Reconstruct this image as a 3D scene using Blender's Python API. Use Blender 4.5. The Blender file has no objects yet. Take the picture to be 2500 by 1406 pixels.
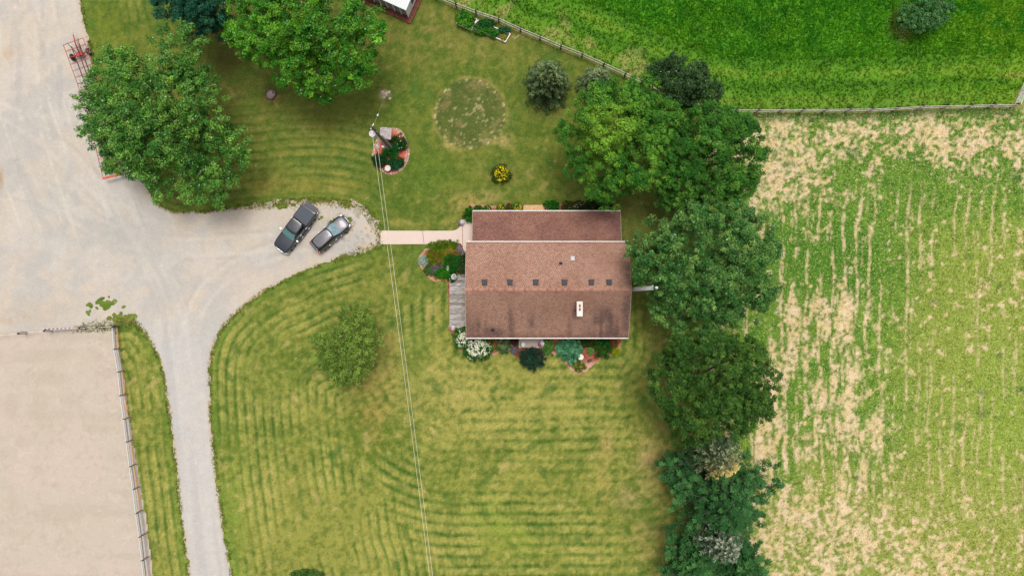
import bpy, bmesh, math, random
import numpy as np
from mathutils import Vector, Matrix

# ------------------------------------------------------------------ camera, light, exposure
scene = bpy.context.scene
COL = scene.collection
H = 78.0                 # height of the drone
S = 0.0468               # metres of ground per photo pixel
cam_d = bpy.data.cameras.new('camera'); cam = bpy.data.objects.new('camera', cam_d)
COL.objects.link(cam)
cam_d.sensor_width = 36; cam_d.lens = 24; cam_d.clip_start = 0.5; cam_d.clip_end = 3000
cam.location = (0, 0, H); cam.rotation_euler = (0, 0, 0)
scene.camera = cam

SUN_EL, SUN_AZ = math.radians(75), math.radians(12)     # azimuth from +Y towards +X
world = bpy.data.worlds.new('World'); scene.world = world; world.use_nodes = True
nt = world.node_tree; nt.nodes.clear()
wo = nt.nodes.new('ShaderNodeOutputWorld'); bg = nt.nodes.new('ShaderNodeBackground')
sky = nt.nodes.new('ShaderNodeTexSky'); sky.sky_type = 'NISHITA'; sky.sun_disc = False
sky.sun_elevation = SUN_EL; sky.sun_rotation = SUN_AZ
sky.air_density = 1.0; sky.dust_density = 4.0; sky.ozone_density = 1.0
hs = nt.nodes.new('ShaderNodeHueSaturation'); hs.inputs['Saturation'].default_value = 0.12
nt.links.new(sky.outputs[0], hs.inputs['Color']); nt.links.new(hs.outputs[0], bg.inputs[0])
bg.inputs[1].default_value = 0.10
nt.links.new(bg.outputs[0], wo.inputs[0])

sd_ = bpy.data.lights.new('sun', 'SUN'); sun = bpy.data.objects.new('sun', sd_); COL.objects.link(sun)
sd_.energy = 1.5; sd_.angle = math.radians(22); sd_.color = (1.0, 0.95, 0.88)
dv = Vector((math.sin(SUN_AZ)*math.cos(SUN_EL), math.cos(SUN_AZ)*math.cos(SUN_EL), math.sin(SUN_EL)))
sun.rotation_euler = dv.to_track_quat('Z', 'Y').to_euler()

vs = scene.view_settings
vs.view_transform = 'Standard'; vs.look = 'None'; vs.gamma = 1; vs.use_curve_mapping = False
vs.exposure = 0.78
GAIN = 1.5

# ------------------------------------------------------------------ helpers
def W(px, py, z=0.0):
    f = S*(H-z)/H
    return Vector(((px-1250)*f, (703-py)*f, z))
def lin(c):
    c = np.asarray(c, float)/255
    return np.where(c <= 0.04045, c/12.92, ((c+0.055)/1.055)**2.4)
def A(r, g, b):          # the surface colour that shows as this tone in the open
    return lin((r, g, b))/GAIN
def tag(o, label=None, cat=None, group=None, kind=None):
    if label: o['label'] = label
    if cat: o['category'] = cat
    if group: o['group'] = group
    if kind: o['kind'] = kind
    return o
def empty(name, loc, rz=0):
    o = bpy.data.objects.new(name, None); COL.objects.link(o)
    o.location = loc; o.rotation_euler = (0, 0, rz); o.empty_display_size = 0.3
    return o
def link(name, me, parent=None, loc=None):
    o = bpy.data.objects.new(name, me); COL.objects.link(o)
    if parent: o.parent = parent
    if loc is not None: o.location = loc
    return o

def hash2(ix, iy, seed):
    ix = ix.astype(np.int64).astype(np.uint32); iy = iy.astype(np.int64).astype(np.uint32)
    h = ix*np.uint32(374761393) + iy*np.uint32(668265263) + np.uint32((seed*2246822519+3266489917) & 0xffffffff)
    h = (h ^ (h >> np.uint32(13)))*np.uint32(1274126177)
    h = (h ^ (h >> np.uint32(16)))*np.uint32(2246822519)
    h = h ^ (h >> np.uint32(15))
    return h.astype(np.float64)/4294967295.0
def vn(x, y, s, seed=0):
    x = np.asarray(x, float)/s; y = np.asarray(y, float)/s
    x, y = 0.8*x+0.6*y + seed*7.3, -0.6*x+0.8*y + seed*3.1
    ix = np.floor(x); iy = np.floor(y); fx = x-ix; fy = y-iy
    fx = fx*fx*(3-2*fx); fy = fy*fy*(3-2*fy)
    a = hash2(ix, iy, seed); b = hash2(ix+1, iy, seed); c = hash2(ix, iy+1, seed); d = hash2(ix+1, iy+1, seed)
    return (a*(1-fx)+b*fx)*(1-fy) + (c*(1-fx)+d*fx)*fy
def vns(x, y, sx, sy, seed=0):      # axis-aligned, stretched
    x = np.asarray(x, float)/sx + seed*7.3; y = np.asarray(y, float)/sy + seed*3.1
    ix = np.floor(x); iy = np.floor(y); fx = x-ix; fy = y-iy
    fx = fx*fx*(3-2*fx); fy = fy*fy*(3-2*fy)
    a = hash2(ix, iy, seed); b = hash2(ix+1, iy, seed); c = hash2(ix, iy+1, seed); d = hash2(ix+1, iy+1, seed)
    return (a*(1-fx)+b*fx)*(1-fy) + (c*(1-fx)+d*fx)*fy
def fbm(x, y, s, o=4, seed=0):
    t = 0; a = 1; n = 0
    for k in range(o):
        t = t + a*vn(x, y, s, seed+k*11); n += a; a *= 0.55; s /= 2.03
    return t/n
def ss(a, b, x):
    t = np.clip((x-a)/(b-a), 0, 1); return t*t*(3-2*t)
def mix(a, b, t):
    t = np.asarray(t)[..., None]; return a*(1-t)+b*t
def blob(px, py, cx, cy, rx, ry):
    return np.exp(-(((px-cx)/rx)**2+((py-cy)/ry)**2))
def sdist(X, Y, poly):
    """signed distance to polygon (metres), negative inside"""
    P = np.array([(p[0], p[1]) for p in poly], float); Q = np.roll(P, -1, axis=0)
    best = np.full(X.shape, 1e9); ins = np.zeros(X.shape, bool)
    for (ax, ay), (bx, by) in zip(P, Q):
        ex, ey = bx-ax, by-ay; L = ex*ex+ey*ey+1e-12
        t = np.clip(((X-ax)*ex+(Y-ay)*ey)/L, 0, 1)
        d = (X-ax-t*ex)**2+(Y-ay-t*ey)**2
        best = np.minimum(best, d)
        if ay != by:
            c = ((ay > Y) != (by > Y)) & (X < (bx-ax)*(Y-ay)/(by-ay)+ax)
            ins ^= c
    best = np.sqrt(best)
    return np.where(ins, -best, best)
def ldist(X, Y, line):
    best = np.full(X.shape, 1e9)
    for a, b in zip(line[:-1], line[1:]):
        ex, ey = b[0]-a[0], b[1]-a[1]; L = ex*ex+ey*ey+1e-12
        t = np.clip(((X-a[0])*ex+(Y-a[1])*ey)/L, 0, 1)
        best = np.minimum(best, (X-a[0]-t*ex)**2+(Y-a[1]-t*ey)**2)
    return np.sqrt(best)
def smooth(pts, n=6, closed=True):
    P = [np.array(p, float) for p in pts]; out = []; N = len(P)
    for i in range(N if closed else N-1):
        if closed: p0, p1, p2, p3 = P[i-1], P[i], P[(i+1) % N], P[(i+2) % N]
        else: p0, p1, p2, p3 = P[max(i-1, 0)], P[i], P[i+1], P[min(i+2, N-1)]
        for k in range(n):
            t = k/n
            out.append(0.5*((2*p1)+(-p0+p2)*t+(2*p0-5*p1+4*p2-p3)*t*t+(-p0+3*p1-3*p2+p3)*t**3))
    if not closed: out.append(P[-1])
    return out
def WP(pts, z=0.0): return [W(p[0], p[1], z).xy for p in pts]

def np_mesh(name, V, F, col=None, mat=None, smooth_=False, dom='POINT'):
    V = np.ascontiguousarray(V, dtype=np.float32); F = np.ascontiguousarray(F, dtype=np.int32)
    me = bpy.data.meshes.new(name); k = F.shape[1]
    me.vertices.add(len(V)); me.vertices.foreach_set('co', V.ravel())
    me.loops.add(F.size); me.loops.foreach_set('vertex_index', F.ravel())
    me.polygons.add(len(F)); me.polygons.foreach_set('loop_start', np.arange(0, F.size, k, dtype=np.int32))
    if smooth_: me.polygons.foreach_set('use_smooth', np.ones(len(F), bool))
    if col is not None:
        a = me.color_attributes.new('Col', 'FLOAT_COLOR', dom) if dom == 'POINT' else me.attributes.new('Col', 'FLOAT_COLOR', 'FACE')
        c4 = np.ones((len(col), 4), np.float32); c4[:, :3] = np.clip(col, 0.001, .9)
        a.data.foreach_set('color', c4.ravel())
    me.update(calc_edges=True)
    if mat: me.materials.append(mat)
    return me

class MB:
    """collects simple shapes into one mesh"""
    def __init__(s): s.v = []; s.f = []
    def add(s, vs_, fs_):
        n = len(s.v); s.v += [tuple(v) for v in vs_]; s.f += [tuple(i+n for i in f) for f in fs_]; return s
    def box(s, c, d, rz=0, M=None):
        x, y, z = d[0]/2, d[1]/2, d[2]/2; c = Vector(c)
        vs_ = [Vector((a*x, b*y, e*z)) for e in (-1, 1) for a, b in ((-1, -1), (1, -1), (1, 1), (-1, 1))]
        R = M if M is not None else Matrix.Rotation(rz, 3, 'Z')
        return s.add([c+R@v for v in vs_], [(3, 2, 1, 0), (4, 5, 6, 7), (0, 1, 5, 4), (1, 2, 6, 5), (2, 3, 7, 6), (3, 0, 4, 7)])
    def beam(s, p, q, w, h):
        p = Vector(p); q = Vector(q); d = (q-p); L = d.length; d.normalize()
        up = Vector((0, 0, 1)) if abs(d.z) < 0.95 else Vector((0, 1, 0))
        sx = d.cross(up).normalized(); uz = sx.cross(d)
        M = Matrix((d, sx, uz)).transposed()
        return s.box((p+q)/2, (L, w, h), M=M)
    def cyl(s, p, q, r0, r1=None, n=10, caps=True):
        r1 = r0 if r1 is None else r1; p = Vector(p); q = Vector(q); d = (q-p).normalized()
        up = Vector((0, 0, 1)) if abs(d.z) < 0.95 else Vector((1, 0, 0))
        a = d.cross(up).normalized(); b = d.cross(a)
        vs_ = []
        for c, r in ((p, r0), (q, r1)):
            vs_ += [c+(a*math.cos(t)+b*math.sin(t))*r for t in [2*math.pi*i/n for i in range(n)]]
        fs_ = [(i, i+n, (i+1) % n+n, (i+1) % n) for i in range(n)]
        if caps: fs_ += [tuple(range(n)), tuple(range(2*n-1, n-1, -1))]
        return s.add(vs_, fs_)
    def path(s, pts, rs, n=8):
        pts = [Vector(p) for p in pts]; m = len(pts); vs_ = []; fs_ = []
        if not hasattr(rs, '__len__'): rs = [rs]*m
        for i, p in enumerate(pts):
            d = (pts[min(i+1, m-1)]-pts[max(i-1, 0)]).normalized()
            up = Vector((0, 0, 1)) if abs(d.z) < 0.9 else Vector((1, 0, 0))
            a = d.cross(up).normalized(); b = d.cross(a)
            vs_ += [p+(a*math.cos(t)+b*math.sin(t))*rs[i] for t in [2*math.pi*k/n for k in range(n)]]
        for i in range(m-1):
            for k in range(n):
                fs_.append((i*n+k, (i+1)*n+k, (i+1)*n+(k+1) % n, i*n+(k+1) % n))
        fs_ += [tuple(range(n)), tuple(range(m*n-1, m*n-n-1, -1))]
        return s.add(vs_, fs_)
    def lathe(s, c, prof, n=20):
        c = Vector(c); vs_ = []; fs_ = []
        for r, z in prof: vs_ += [c+Vector((r*math.cos(t), r*math.sin(t), z)) for t in [2*math.pi*i/n for i in range(n)]]
        for i in range(len(prof)-1):
            for k in range(n): fs_.append((i*n+k, i*n+(k+1) % n, (i+1)*n+(k+1) % n, (i+1)*n+k))
        fs_.append(tuple(range((len(prof)-1)*n, len(prof)*n)))
        return s.add(vs_, fs_)
    def loft(s, rings, caps=True):
        n = len(rings[0]); m = len(rings); vs_ = [v for r in rings for v in r]; fs_ = []
        for i in range(m-1):
            for k in range(n): fs_.append((i*n+k, i*n+(k+1) % n, (i+1)*n+(k+1) % n, (i+1)*n+k))
        if caps: fs_ += [tuple(range(n-1, -1, -1)), tuple(range((m-1)*n, m*n))]
        return s.add(vs_, fs_)
    def mesh(s, name, mat, sm=None, bevel=None):
        me = bpy.data.meshes.new(name); me.from_pydata(s.v, [], s.f)
        bm = bmesh.new(); bm.from_mesh(me)
        bmesh.ops.recalc_face_normals(bm, faces=bm.faces)
        if bevel: bmesh.ops.bevel(bm, geom=bm.edges[:], offset=bevel, segments=2, affect='EDGES', profile=0.7)
        bm.to_mesh(me); bm.free()
        if sm is not None:
            me.polygons.foreach_set('use_smooth', [True]*len(me.polygons)); me.set_sharp_from_angle(angle=math.radians(sm))
        if mat: me.materials.append(mat)
        return me
    def build(s, name, mat, parent=None, sm=None, bevel=None, loc=None):
        return link(name, s.mesh(name, mat, sm, bevel), parent, loc)

# ------------------------------------------------------------------ materials
def nmat(name):
    m = bpy.data.materials.new(name); m.use_nodes = True
    return m, m.node_tree, m.node_tree.nodes['Principled BSDF']
def plain(name, rgb, rough=0.7, metal=0.0, grain=0.12, gs=20.0, bump=0.0, coat=0.0, spec=0.5):
    m, nt, b = nmat(name)
    tc = nt.nodes.new('ShaderNodeNewGeometry')
    n = nt.nodes.new('ShaderNodeTexNoise'); n.inputs['Scale'].default_value = gs; n.inputs['Detail'].default_value = 4
    nt.links.new(tc.outputs['Position'], n.inputs['Vector'])
    r = nt.nodes.new('ShaderNodeValToRGB')
    rgb = np.asarray(rgb); lo = np.clip(rgb*(1-grain*2), 0, 1); hi = np.clip(rgb*(1+grain*2), 0, 1)
    r.color_ramp.elements[0].position = 0.3; r.color_ramp.elements[1].position = 0.7
    r.color_ramp.elements[0].color = (*lo, 1); r.color_ramp.elements[1].color = (*hi, 1)
    nt.links.new(n.outputs[0], r.inputs[0]); nt.links.new(r.outputs[0], b.inputs['Base Color'])
    b.inputs['Roughness'].default_value = rough; b.inputs['Metallic'].default_value = metal
    b.inputs['Coat Weight'].default_value = coat; b.inputs['Specular IOR Level'].default_value = spec
    if bump:
        bp = nt.nodes.new('ShaderNodeBump'); bp.inputs['Strength'].default_value = bump; bp.inputs['Distance'].default_value = 0.02
        nt.links.new(n.outputs[0], bp.inputs['Height']); nt.links.new(bp.outputs[0], b.inputs['Normal'])
    return m
def attr_mat(name, rough=0.9, fine=((9.0, 0.35),), bump=0.3, bdist=0.05, spec=0.2, bs=9.0, flecks=()):
    m, nt, b = nmat(name)
    at = nt.nodes.new('ShaderNodeAttribute'); at.attribute_name = 'Col'
    g = nt.nodes.new('ShaderNodeNewGeometry'); cur = at.outputs['Color']
    for sc, am in fine:
        n = nt.nodes.new('ShaderNodeTexNoise'); n.inputs['Scale'].default_value = sc; n.inputs['Detail'].default_value = 5; n.inputs['Roughness'].default_value = 0.65
        nt.links.new(g.outputs['Position'], n.inputs['Vector'])
        mr = nt.nodes.new('ShaderNodeMapRange'); mr.inputs[1].default_value = 0.25; mr.inputs[2].default_value = 0.75
        mr.inputs[3].default_value = 1-am; mr.inputs[4].default_value = 1+am
        nt.links.new(n.outputs[0], mr.inputs[0])
        mx = nt.nodes.new('ShaderNodeVectorMath'); mx.operation = 'SCALE'
        nt.links.new(cur, mx.inputs[0]); nt.links.new(mr.outputs[0], mx.inputs['Scale']); cur = mx.outputs[0]
    for sc, rgb, lo, hi, fac in flecks:
        n = nt.nodes.new('ShaderNodeTexNoise'); n.inputs['Scale'].default_value = sc; n.inputs['Detail'].default_value = 3; n.inputs['Roughness'].default_value = 0.7
        nt.links.new(g.outputs['Position'], n.inputs['Vector'])
        mr = nt.nodes.new('ShaderNodeMapRange'); mr.inputs[1].default_value = lo; mr.inputs[2].default_value = hi; mr.inputs[3].default_value = 0; mr.inputs[4].default_value = fac
        nt.links.new(n.outputs[0], mr.inputs[0])
        mx = nt.nodes.new('ShaderNodeMix'); mx.data_type = 'RGBA'; mx.inputs[7].default_value = (*rgb, 1)
        nt.links.new(mr.outputs[0], mx.inputs[0]); nt.links.new(cur, mx.inputs[6]); cur = mx.outputs[2]
    nt.links.new(cur, b.inputs['Base Color'])
    b.inputs['Roughness'].default_value = rough; b.inputs['Specular IOR Level'].default_value = spec
    if bump:
        n = nt.nodes.new('ShaderNodeTexNoise'); n.inputs['Scale'].default_value = bs; n.inputs['Detail'].default_value = 6
        nt.links.new(g.outputs['Position'], n.inputs['Vector'])
        bp = nt.nodes.new('ShaderNodeBump'); bp.inputs['Strength'].default_value = bump; bp.inputs['Distance'].default_value = bdist
        nt.links.new(n.outputs[0], bp.inputs['Height']); nt.links.new(bp.outputs[0], b.inputs['Normal'])
    return m
def leaf_mat(name, gloss=0.25, rough=0.4, trans=0.3):
    m, nt, b = nmat(name)
    at = nt.nodes.new('ShaderNodeAttribute'); at.attribute_name = 'Col'
    nt.links.new(at.outputs['Color'], b.inputs['Base Color'])
    b.inputs['Roughness'].default_value = rough; b.inputs['Specular IOR Level'].default_value = gloss
    tr = nt.nodes.new('ShaderNodeBsdfTranslucent'); ms = nt.nodes.new('ShaderNodeMixShader')
    hsn = nt.nodes.new('ShaderNodeHueSaturation'); hsn.inputs['Value'].default_value = 1.3; hsn.inputs['Hue'].default_value = 0.485
    nt.links.new(at.outputs['Color'], hsn.inputs['Color']); nt.links.new(hsn.outputs[0], tr.inputs['Color'])
    ms.inputs[0].default_value = trans
    nt.links.new(b.outputs[0], ms.inputs[1]); nt.links.new(tr.outputs[0], ms.inputs[2])
    nt.links.new(ms.outputs[0], nt.nodes['Material Output'].inputs['Surface'])
    return m
M_turf = attr_mat('turf', fine=((2.6, 0.13), (6.0, 0.22), (12.0, 0.34)), bump=0.6, bdist=0.07, flecks=((5.0, A(184,172,98), .57, .70, .38), (4.0, A(60,92,26), .55, .68, .5), (7.5, A(204,186,126), .63, .74, .35)))
M_tall = attr_mat('tall_grass', fine=((1.6, 0.06), (5.5, 0.24)), bump=0.7, bdist=0.18, bs=4.0)
M_hay = attr_mat('hay_stubble', fine=((3.0, 0.08), (9.0, 0.30)), bump=0.6, bdist=0.07, flecks=((4.2, A(74,110,30), .56, .66, .55), (5.0, A(232,206,154), .54, .66, .65)))
M_gravel = attr_mat('gravel', fine=((1.1, 0.03), (4.0, 0.07), (9.0, 0.17)), bump=0.4, bdist=0.03, bs=18)
M_sand = attr_mat('arena_sand', fine=((1.3, 0.035), (4.0, 0.06), (10.0, 0.10)), bump=0.25, bdist=0.02, bs=14)
M_mulch = attr_mat('mulch', fine=((4.0, 0.2), (14.0, 0.45)), bump=0.8, bdist=0.05, bs=16)
M_leaf = leaf_mat('leaf', 0.12, 0.55, 0.14)
M_leafgloss = leaf_mat('leaf_glossy', 0.16, 0.5, 0.14)
M_needle = leaf_mat('needle', 0.15, 0.6, 0.08)
M_petal = leaf_mat('petal', 0.1, 0.7, 0.25)
M_bark = plain('bark', A(120, 105, 90)*0.6, 0.9, grain=0.25, gs=6, bump=0.6)
M_palebark = plain('pale_bark', A(190, 182, 165), 0.9, grain=0.15, gs=6, bump=0.4)
M_white = plain('white_paint', (0.72, 0.71, 0.69), 0.5, grain=0.04, gs=8)
M_weather = plain('weathered_rail', A(215, 205, 190), 0.85, grain=0.2, gs=5, bump=0.3)
M_oldpost = plain('dark_post', A(90, 75, 65), 0.9, grain=0.25, gs=8, bump=0.4)
M_concrete = attr_mat('concrete', fine=((1.2, 0.035), (20.0, 0.05)), bump=0.15, bdist=0.01, bs=30)
M_steel = plain('galvanised_steel', (0.55, 0.56, 0.57), 0.45, metal=0.5, grain=0.06)
M_red = plain('red_steel', A(190, 60, 55), 0.55, grain=0.15, gs=6)
M_rust = plain('rusty_steel', A(105, 50, 42), 0.8, grain=0.2, gs=6)
M_rubber = plain('rubber', (0.018, 0.018, 0.02), 0.75, grain=0.1)
M_rim = plain('silver_rim', (0.6, 0.6, 0.62), 0.3, metal=0.7, grain=0.03)
M_black = plain('black_plastic', (0.02, 0.02, 0.022), 0.6, grain=0.1)
M_stone = plain('pale_stone', A(205, 180, 165), 0.9, grain=0.2, gs=7, bump=0.3)
M_shingle = attr_mat('roof_shingle', fine=((20.0, 0.14),), bump=0.2, bdist=0.01, bs=40)
M_vent = plain('dark_vent', A(42, 38, 46), 0.6, grain=0.1)
M_fascia = M_white
M_wall = plain('cream_siding', A(205, 198, 182), 0.8, grain=0.05)
M_glass = plain('window_glass', (0.03, 0.045, 0.05), 0.08, grain=0.02)
M_oak = plain('tan_boards', A(225, 180, 130), 0.75, grain=0.12, gs=5, bump=0.2)
# ------------------------------------------------------------------ the setting: ground sheets
DRIVE = [(-80,-60),(188,-60),(197,0),(213,80),(226,140),(240,215),(262,300),(300,372),(341,427),(388,498),(412,512),(445,518),(520,514),
         (580,506),(640,500),(690,492),(740,489),(800,490),(850,497),(888,508),(910,530),(922,556),(928,585),(924,602),(890,612),(850,626),(800,643),
         (760,655),(700,685),(650,708),(605,742),(562,778),(535,815),(520,858),(513,905),(514,1000),(520,1080),(531,1180),(548,1290),(566,1406),(575,1470),
         (468,1470),(461,1406),(449,1310),(438,1220),(425,1110),(410,990),(395,900),(378,855),(352,812),(325,792),(288,790),(275,797),
         (150,806),(0,822),(-80,826)]
ARENA = [(-80,812),(0,812),(150,800),(282,796),(292,850),(302,907),(311,965),(320,1025),(328,1080),(337,1140),(347,1195),(356,1250),(364,1310),(372,1370),(380,1470),(-80,1470)]
UFENCE = [(1010,-26),(1066,-3),(1115,18),(1163,36),(1218,54),(1271,78),(1319,98),(1369,119),(1421,139),(1472,162),(1525,186),(1578,210),(1632,233),(1686,256),(1735,272)]
RFENCE = [(1735,272),(1786,273),(1843,274),(1900,273),(1953,273),(2007,273),(2063,272),(2117,272),(2179,269),(2239,265),(2297,264),(2356,263),(2411,261),(2466,262)]
PASTURE = [(990,-80)]+UFENCE[0:]+RFENCE[1:]+[(2500,200),(2600,190),(2600,-80)]
HAYFIELD = [(1735,272)]+RFENCE[1:]+[(2480,262),(2600,262),(2600,1480),(1745,1480),(1725,1400),(1715,1200),(1720,1000),(1715,800),(1725,600),(1725,400)]
dW = WP(smooth(DRIVE, 2)); aW = WP(ARENA); pW = WP(PASTURE); hW = WP(HAYFIELD)
houseW = [W(*p).xy for p in ((1130,560),(1500,560),(1500,850),(1130,850))]
ufW = WP(UFENCE+RFENCE[1:])

def pxy(X, Y): return X/S+1250, 703-Y/S
def sheet(name, bbox, cell, z, colfn, keepfn, mat, label_kind='structure', disp=0.0):
    x0, y0, x1, y1 = bbox
    a = W(x0, y1).xy; b = W(x1, y0).xy
    nx = int((b[0]-a[0])/cell)+1; ny = int((b[1]-a[1])/cell)+1
    X, Y = np.meshgrid(a[0]+np.arange(nx+1)*cell, a[1]+np.arange(ny+1)*cell)
    keep = keepfn(X, Y)
    kc = keep[:-1, :-1] & keep[1:, :-1] & keep[:-1, 1:] & keep[1:, 1:]
    idx = np.arange(X.size).reshape(X.shape)
    F = np.stack([idx[:-1, :-1][kc], idx[:-1, 1:][kc], idx[1:, 1:][kc], idx[1:, :-1][kc]], 1)
    used = np.unique(F); rem = np.zeros(X.size, int); rem[used] = np.arange(len(used))
    X = X.ravel()[used]; Y = Y.ravel()[used]
    Z = np.full(X.shape, z)
    if disp: Z = Z + disp*fbm(X, Y, 1.2, 3, 91)
    c = colfn(X, Y)
    me = np_mesh(name, np.stack([X, Y, Z], 1), rem[F], c, mat, True)
    o = link(name, me); tag(o, kind=label_kind); return o

# --- lawn
LBLOBS = [  # px, py, rx, ry, colour, strength : worn, dry and lush places; tree shade painted in olive brown
 (1100,960,160,80,(176,160,92),.5),(1300,1000,260,110,(168,158,82),.45),(1590,1120,36,50,(178,146,104),.6),(1545,1215,36,36,(190,160,116),.55),
 (1600,1300,50,80,(150,124,80),.5),(905,985,45,75,(160,128,70),.75),(945,860,30,70,(160,135,80),.45),(1060,60,60,60,(140,128,66),.6),(1000,120,90,70,(132,120,58),.5),
 (1230,90,140,60,(132,120,62),.45),(262,60,40,90,(104,122,30),.55),(575,1300,28,150,(112,142,46),.6),(1040,420,60,60,(84,116,32),.5),(1010,620,40,60,(86,112,40),.5),
 (1015,850,30,90,(90,120,42),.5),(1140,500,50,22,(176,150,88),.7),(1090,545,60,14,(160,145,75),.6),(990,545,45,14,(165,150,80),.6),(700,455,150,14,(150,135,60),.6),
 (1190,480,35,14,(172,150,96),.6),(1255,1310,80,50,(130,145,48),.5),(1190,1260,50,45,(122,146,45),.5),(1540,990,30,25,(110,130,42),.5),(1480,1080,18,28,(182,150,100),.6),
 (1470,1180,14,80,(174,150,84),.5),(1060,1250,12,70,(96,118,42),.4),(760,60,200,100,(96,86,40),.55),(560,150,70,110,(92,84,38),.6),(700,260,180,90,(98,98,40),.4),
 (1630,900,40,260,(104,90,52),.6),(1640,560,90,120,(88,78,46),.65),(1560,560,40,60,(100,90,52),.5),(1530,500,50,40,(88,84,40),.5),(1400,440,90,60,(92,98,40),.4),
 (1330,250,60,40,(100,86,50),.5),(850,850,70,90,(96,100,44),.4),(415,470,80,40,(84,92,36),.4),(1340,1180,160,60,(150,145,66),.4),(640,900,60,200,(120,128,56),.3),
 (1560,260,60,60,(90,88,44),.5),(662,231,24,22,(122,82,58),.9),(942,232,14,10,(200,176,148),.8),(1224,426,34,24,(138,120,70),.7),(1250,470,160,10,(140,132,70),.4),
 (1300,490,20,12,(186,160,118),.0),(1255,205,20,14,(110,105,50),.3),(1240,330,14,40,(176,150,98),.5),(1225,340,8,14,(200,170,120),.6),(1059,280,4,40,(170,150,84),.5),
 (1092,355,12,7,(190,165,110),.6),(1214,345,10,9,(190,160,104),.6),(945,70,30,30,(112,92,50),.4),(1045,75,12,9,(178,150,100),.6)]
def lawn_col(X, Y):
    px, py = pxy(X, Y)
    big = fbm(X, Y, 9, 4, 1); med = fbm(X, Y, 1.7, 4, 5); fine = fbm(X, Y, 0.45, 3, 9)
    dry = ss(.34, .64, big*0.35+med*0.25+fine*.40)
    lower = ss(560, 800, py)
    g0 = mix(A(80,104,28)[None, :], A(92,112,34)[None, :], lower)
    y0 = mix(A(112,118,44)[None, :], A(144,142,66)[None, :], lower)
    c = g0*(1-dry[:, None]) + y0*dry[:, None]
    # mowing rows: follow the drive edge on the west, the house on the east
    dd = sdist(X, Y, dW); dh = sdist(X, Y, houseW)
    wob = (fbm(X, Y, 9, 2, 31)-.5)*0.8
    wob2 = (vn(X, Y, 2.5, 33)-.5)*.16
    r1 = 1-(0.5-0.5*np.sin(2*np.pi*(dd+wob*.6+wob2)/1.04))**3.5
    r3 = 1-(0.5-0.5*np.sin(2*np.pi*(dd+wob*.6)/.52))**3
    r2 = 1-(0.5-0.5*np.sin(2*np.pi*(dh+wob+wob2)/1.2))**3
    w = ss(-4, 4, dh-dd+(px-880)*-0.012)
    rows = r1*w + r2*(1-w); rows = rows*.8+r3*.2
    up = ss(600, 470, py)
    amp = (1.7*ss(.2, .72, fbm(X, Y, 4.5, 3, 41)))*(1-0.78*up*ss(850, 1000, px))*(1-.35*up*ss(330, 560, px))*(1-.45*ss(1350, 1600, px))
    amp = amp*np.where(py < 330, 0.3+0.7*np.maximum(ss(420, 250, px), ss(240, 330, py)), 1)
    k = (rows-.70)*amp*.95
    c = c + np.clip(k, 0, 1)[:, None]*(A(176,166,92)-A(112,122,46))[None, :]*.9
    c = c*(1-np.clip(-k, 0, 1)[:, None]*np.array([.62, .34, .5])[None, :])
    # the strip right along the gravel is lusher
    c = mix(c, A(92,122,40)[None, :], .55*ss(1.3, .3, dd)*ss(.3, .7, fbm(X, Y, 4, 2, 51)+.2))
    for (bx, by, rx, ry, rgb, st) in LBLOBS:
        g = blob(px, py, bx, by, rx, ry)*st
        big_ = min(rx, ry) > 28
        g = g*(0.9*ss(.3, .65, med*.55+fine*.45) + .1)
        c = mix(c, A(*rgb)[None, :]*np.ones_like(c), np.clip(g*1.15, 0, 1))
    # brown straw flecks and small clover patches
    sp = vn(X, Y, .8, 61); c = mix(c, A(186,164,104)[None, :], .55*ss(.80, .95, sp)*ss(.3, .6, med)*(0.5+lower*.5))
    sp = vn(X, Y, 1.3, 62); c = mix(c, A(70,104,34)[None, :], .6*ss(.78, .95, sp))
    sp = vn(X, Y, .28, 63)*vn(X, Y, 3., 64); c = mix(c, A(222,205,160)[None, :], .5*ss(.80, .9, sp))
    # ring where a round pool stood
    rr = np.hypot((px-1147)/89, (py-279)/87)+(fbm(X, Y, 1.5, 2, 71)-.5)*.07
    inside = ss(1.02, .94, rr)
    pc = mix(A(84,98,44)[None, :]*np.ones_like(c), A(140,132,78)[None, :], .8*ss(.45, .8, fbm(X, Y, 1.6, 4, 72)))
    pc = mix(pc, A(206,188,140)[None, :], ss(.78, .88, vn(X, Y, .28, 73)*.75+fbm(X, Y, 2, 2, 74)*.35)*.7)
    pc = mix(pc, A(170,140,100)[None, :], .5*ss(.6, .7, fbm(X, Y, 1.3, 3, 77)))
    c = mix(c, pc*.84, inside*.8)
    ring = np.exp(-((rr-1.03)/.035)**2)
    c = mix(c, A(178,152,92)[None, :], ring*ss(.4, .7, fbm(X, Y, 2.2, 2, 75))*.5)
    ring = np.exp(-((rr-.95)/.03)**2)
    c = mix(c, A(222,200,150)[None, :], ring*ss(.6, .75, vn(X, Y, .25, 76))*.7)
    return c*(0.83+0.38*fine)[:, None]*np.array([.98, 1.02, .95])
def lawn_keep(X, Y):
    k = (sdist(X, Y, dW) > -2.6) & (sdist(X, Y, pW) > -0.6) & (sdist(X, Y, hW) > -0.6) & (sdist(X, Y, aW) > -0.6)
    px, py = pxy(X, Y)
    return k | ((px > 180) & (px < 420) & (py > 700) & (py < 830))
LAWN = sheet('lawn', (180,-60,1790,1466), 0.175, 0.0, lawn_col, lawn_keep, M_turf)

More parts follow.
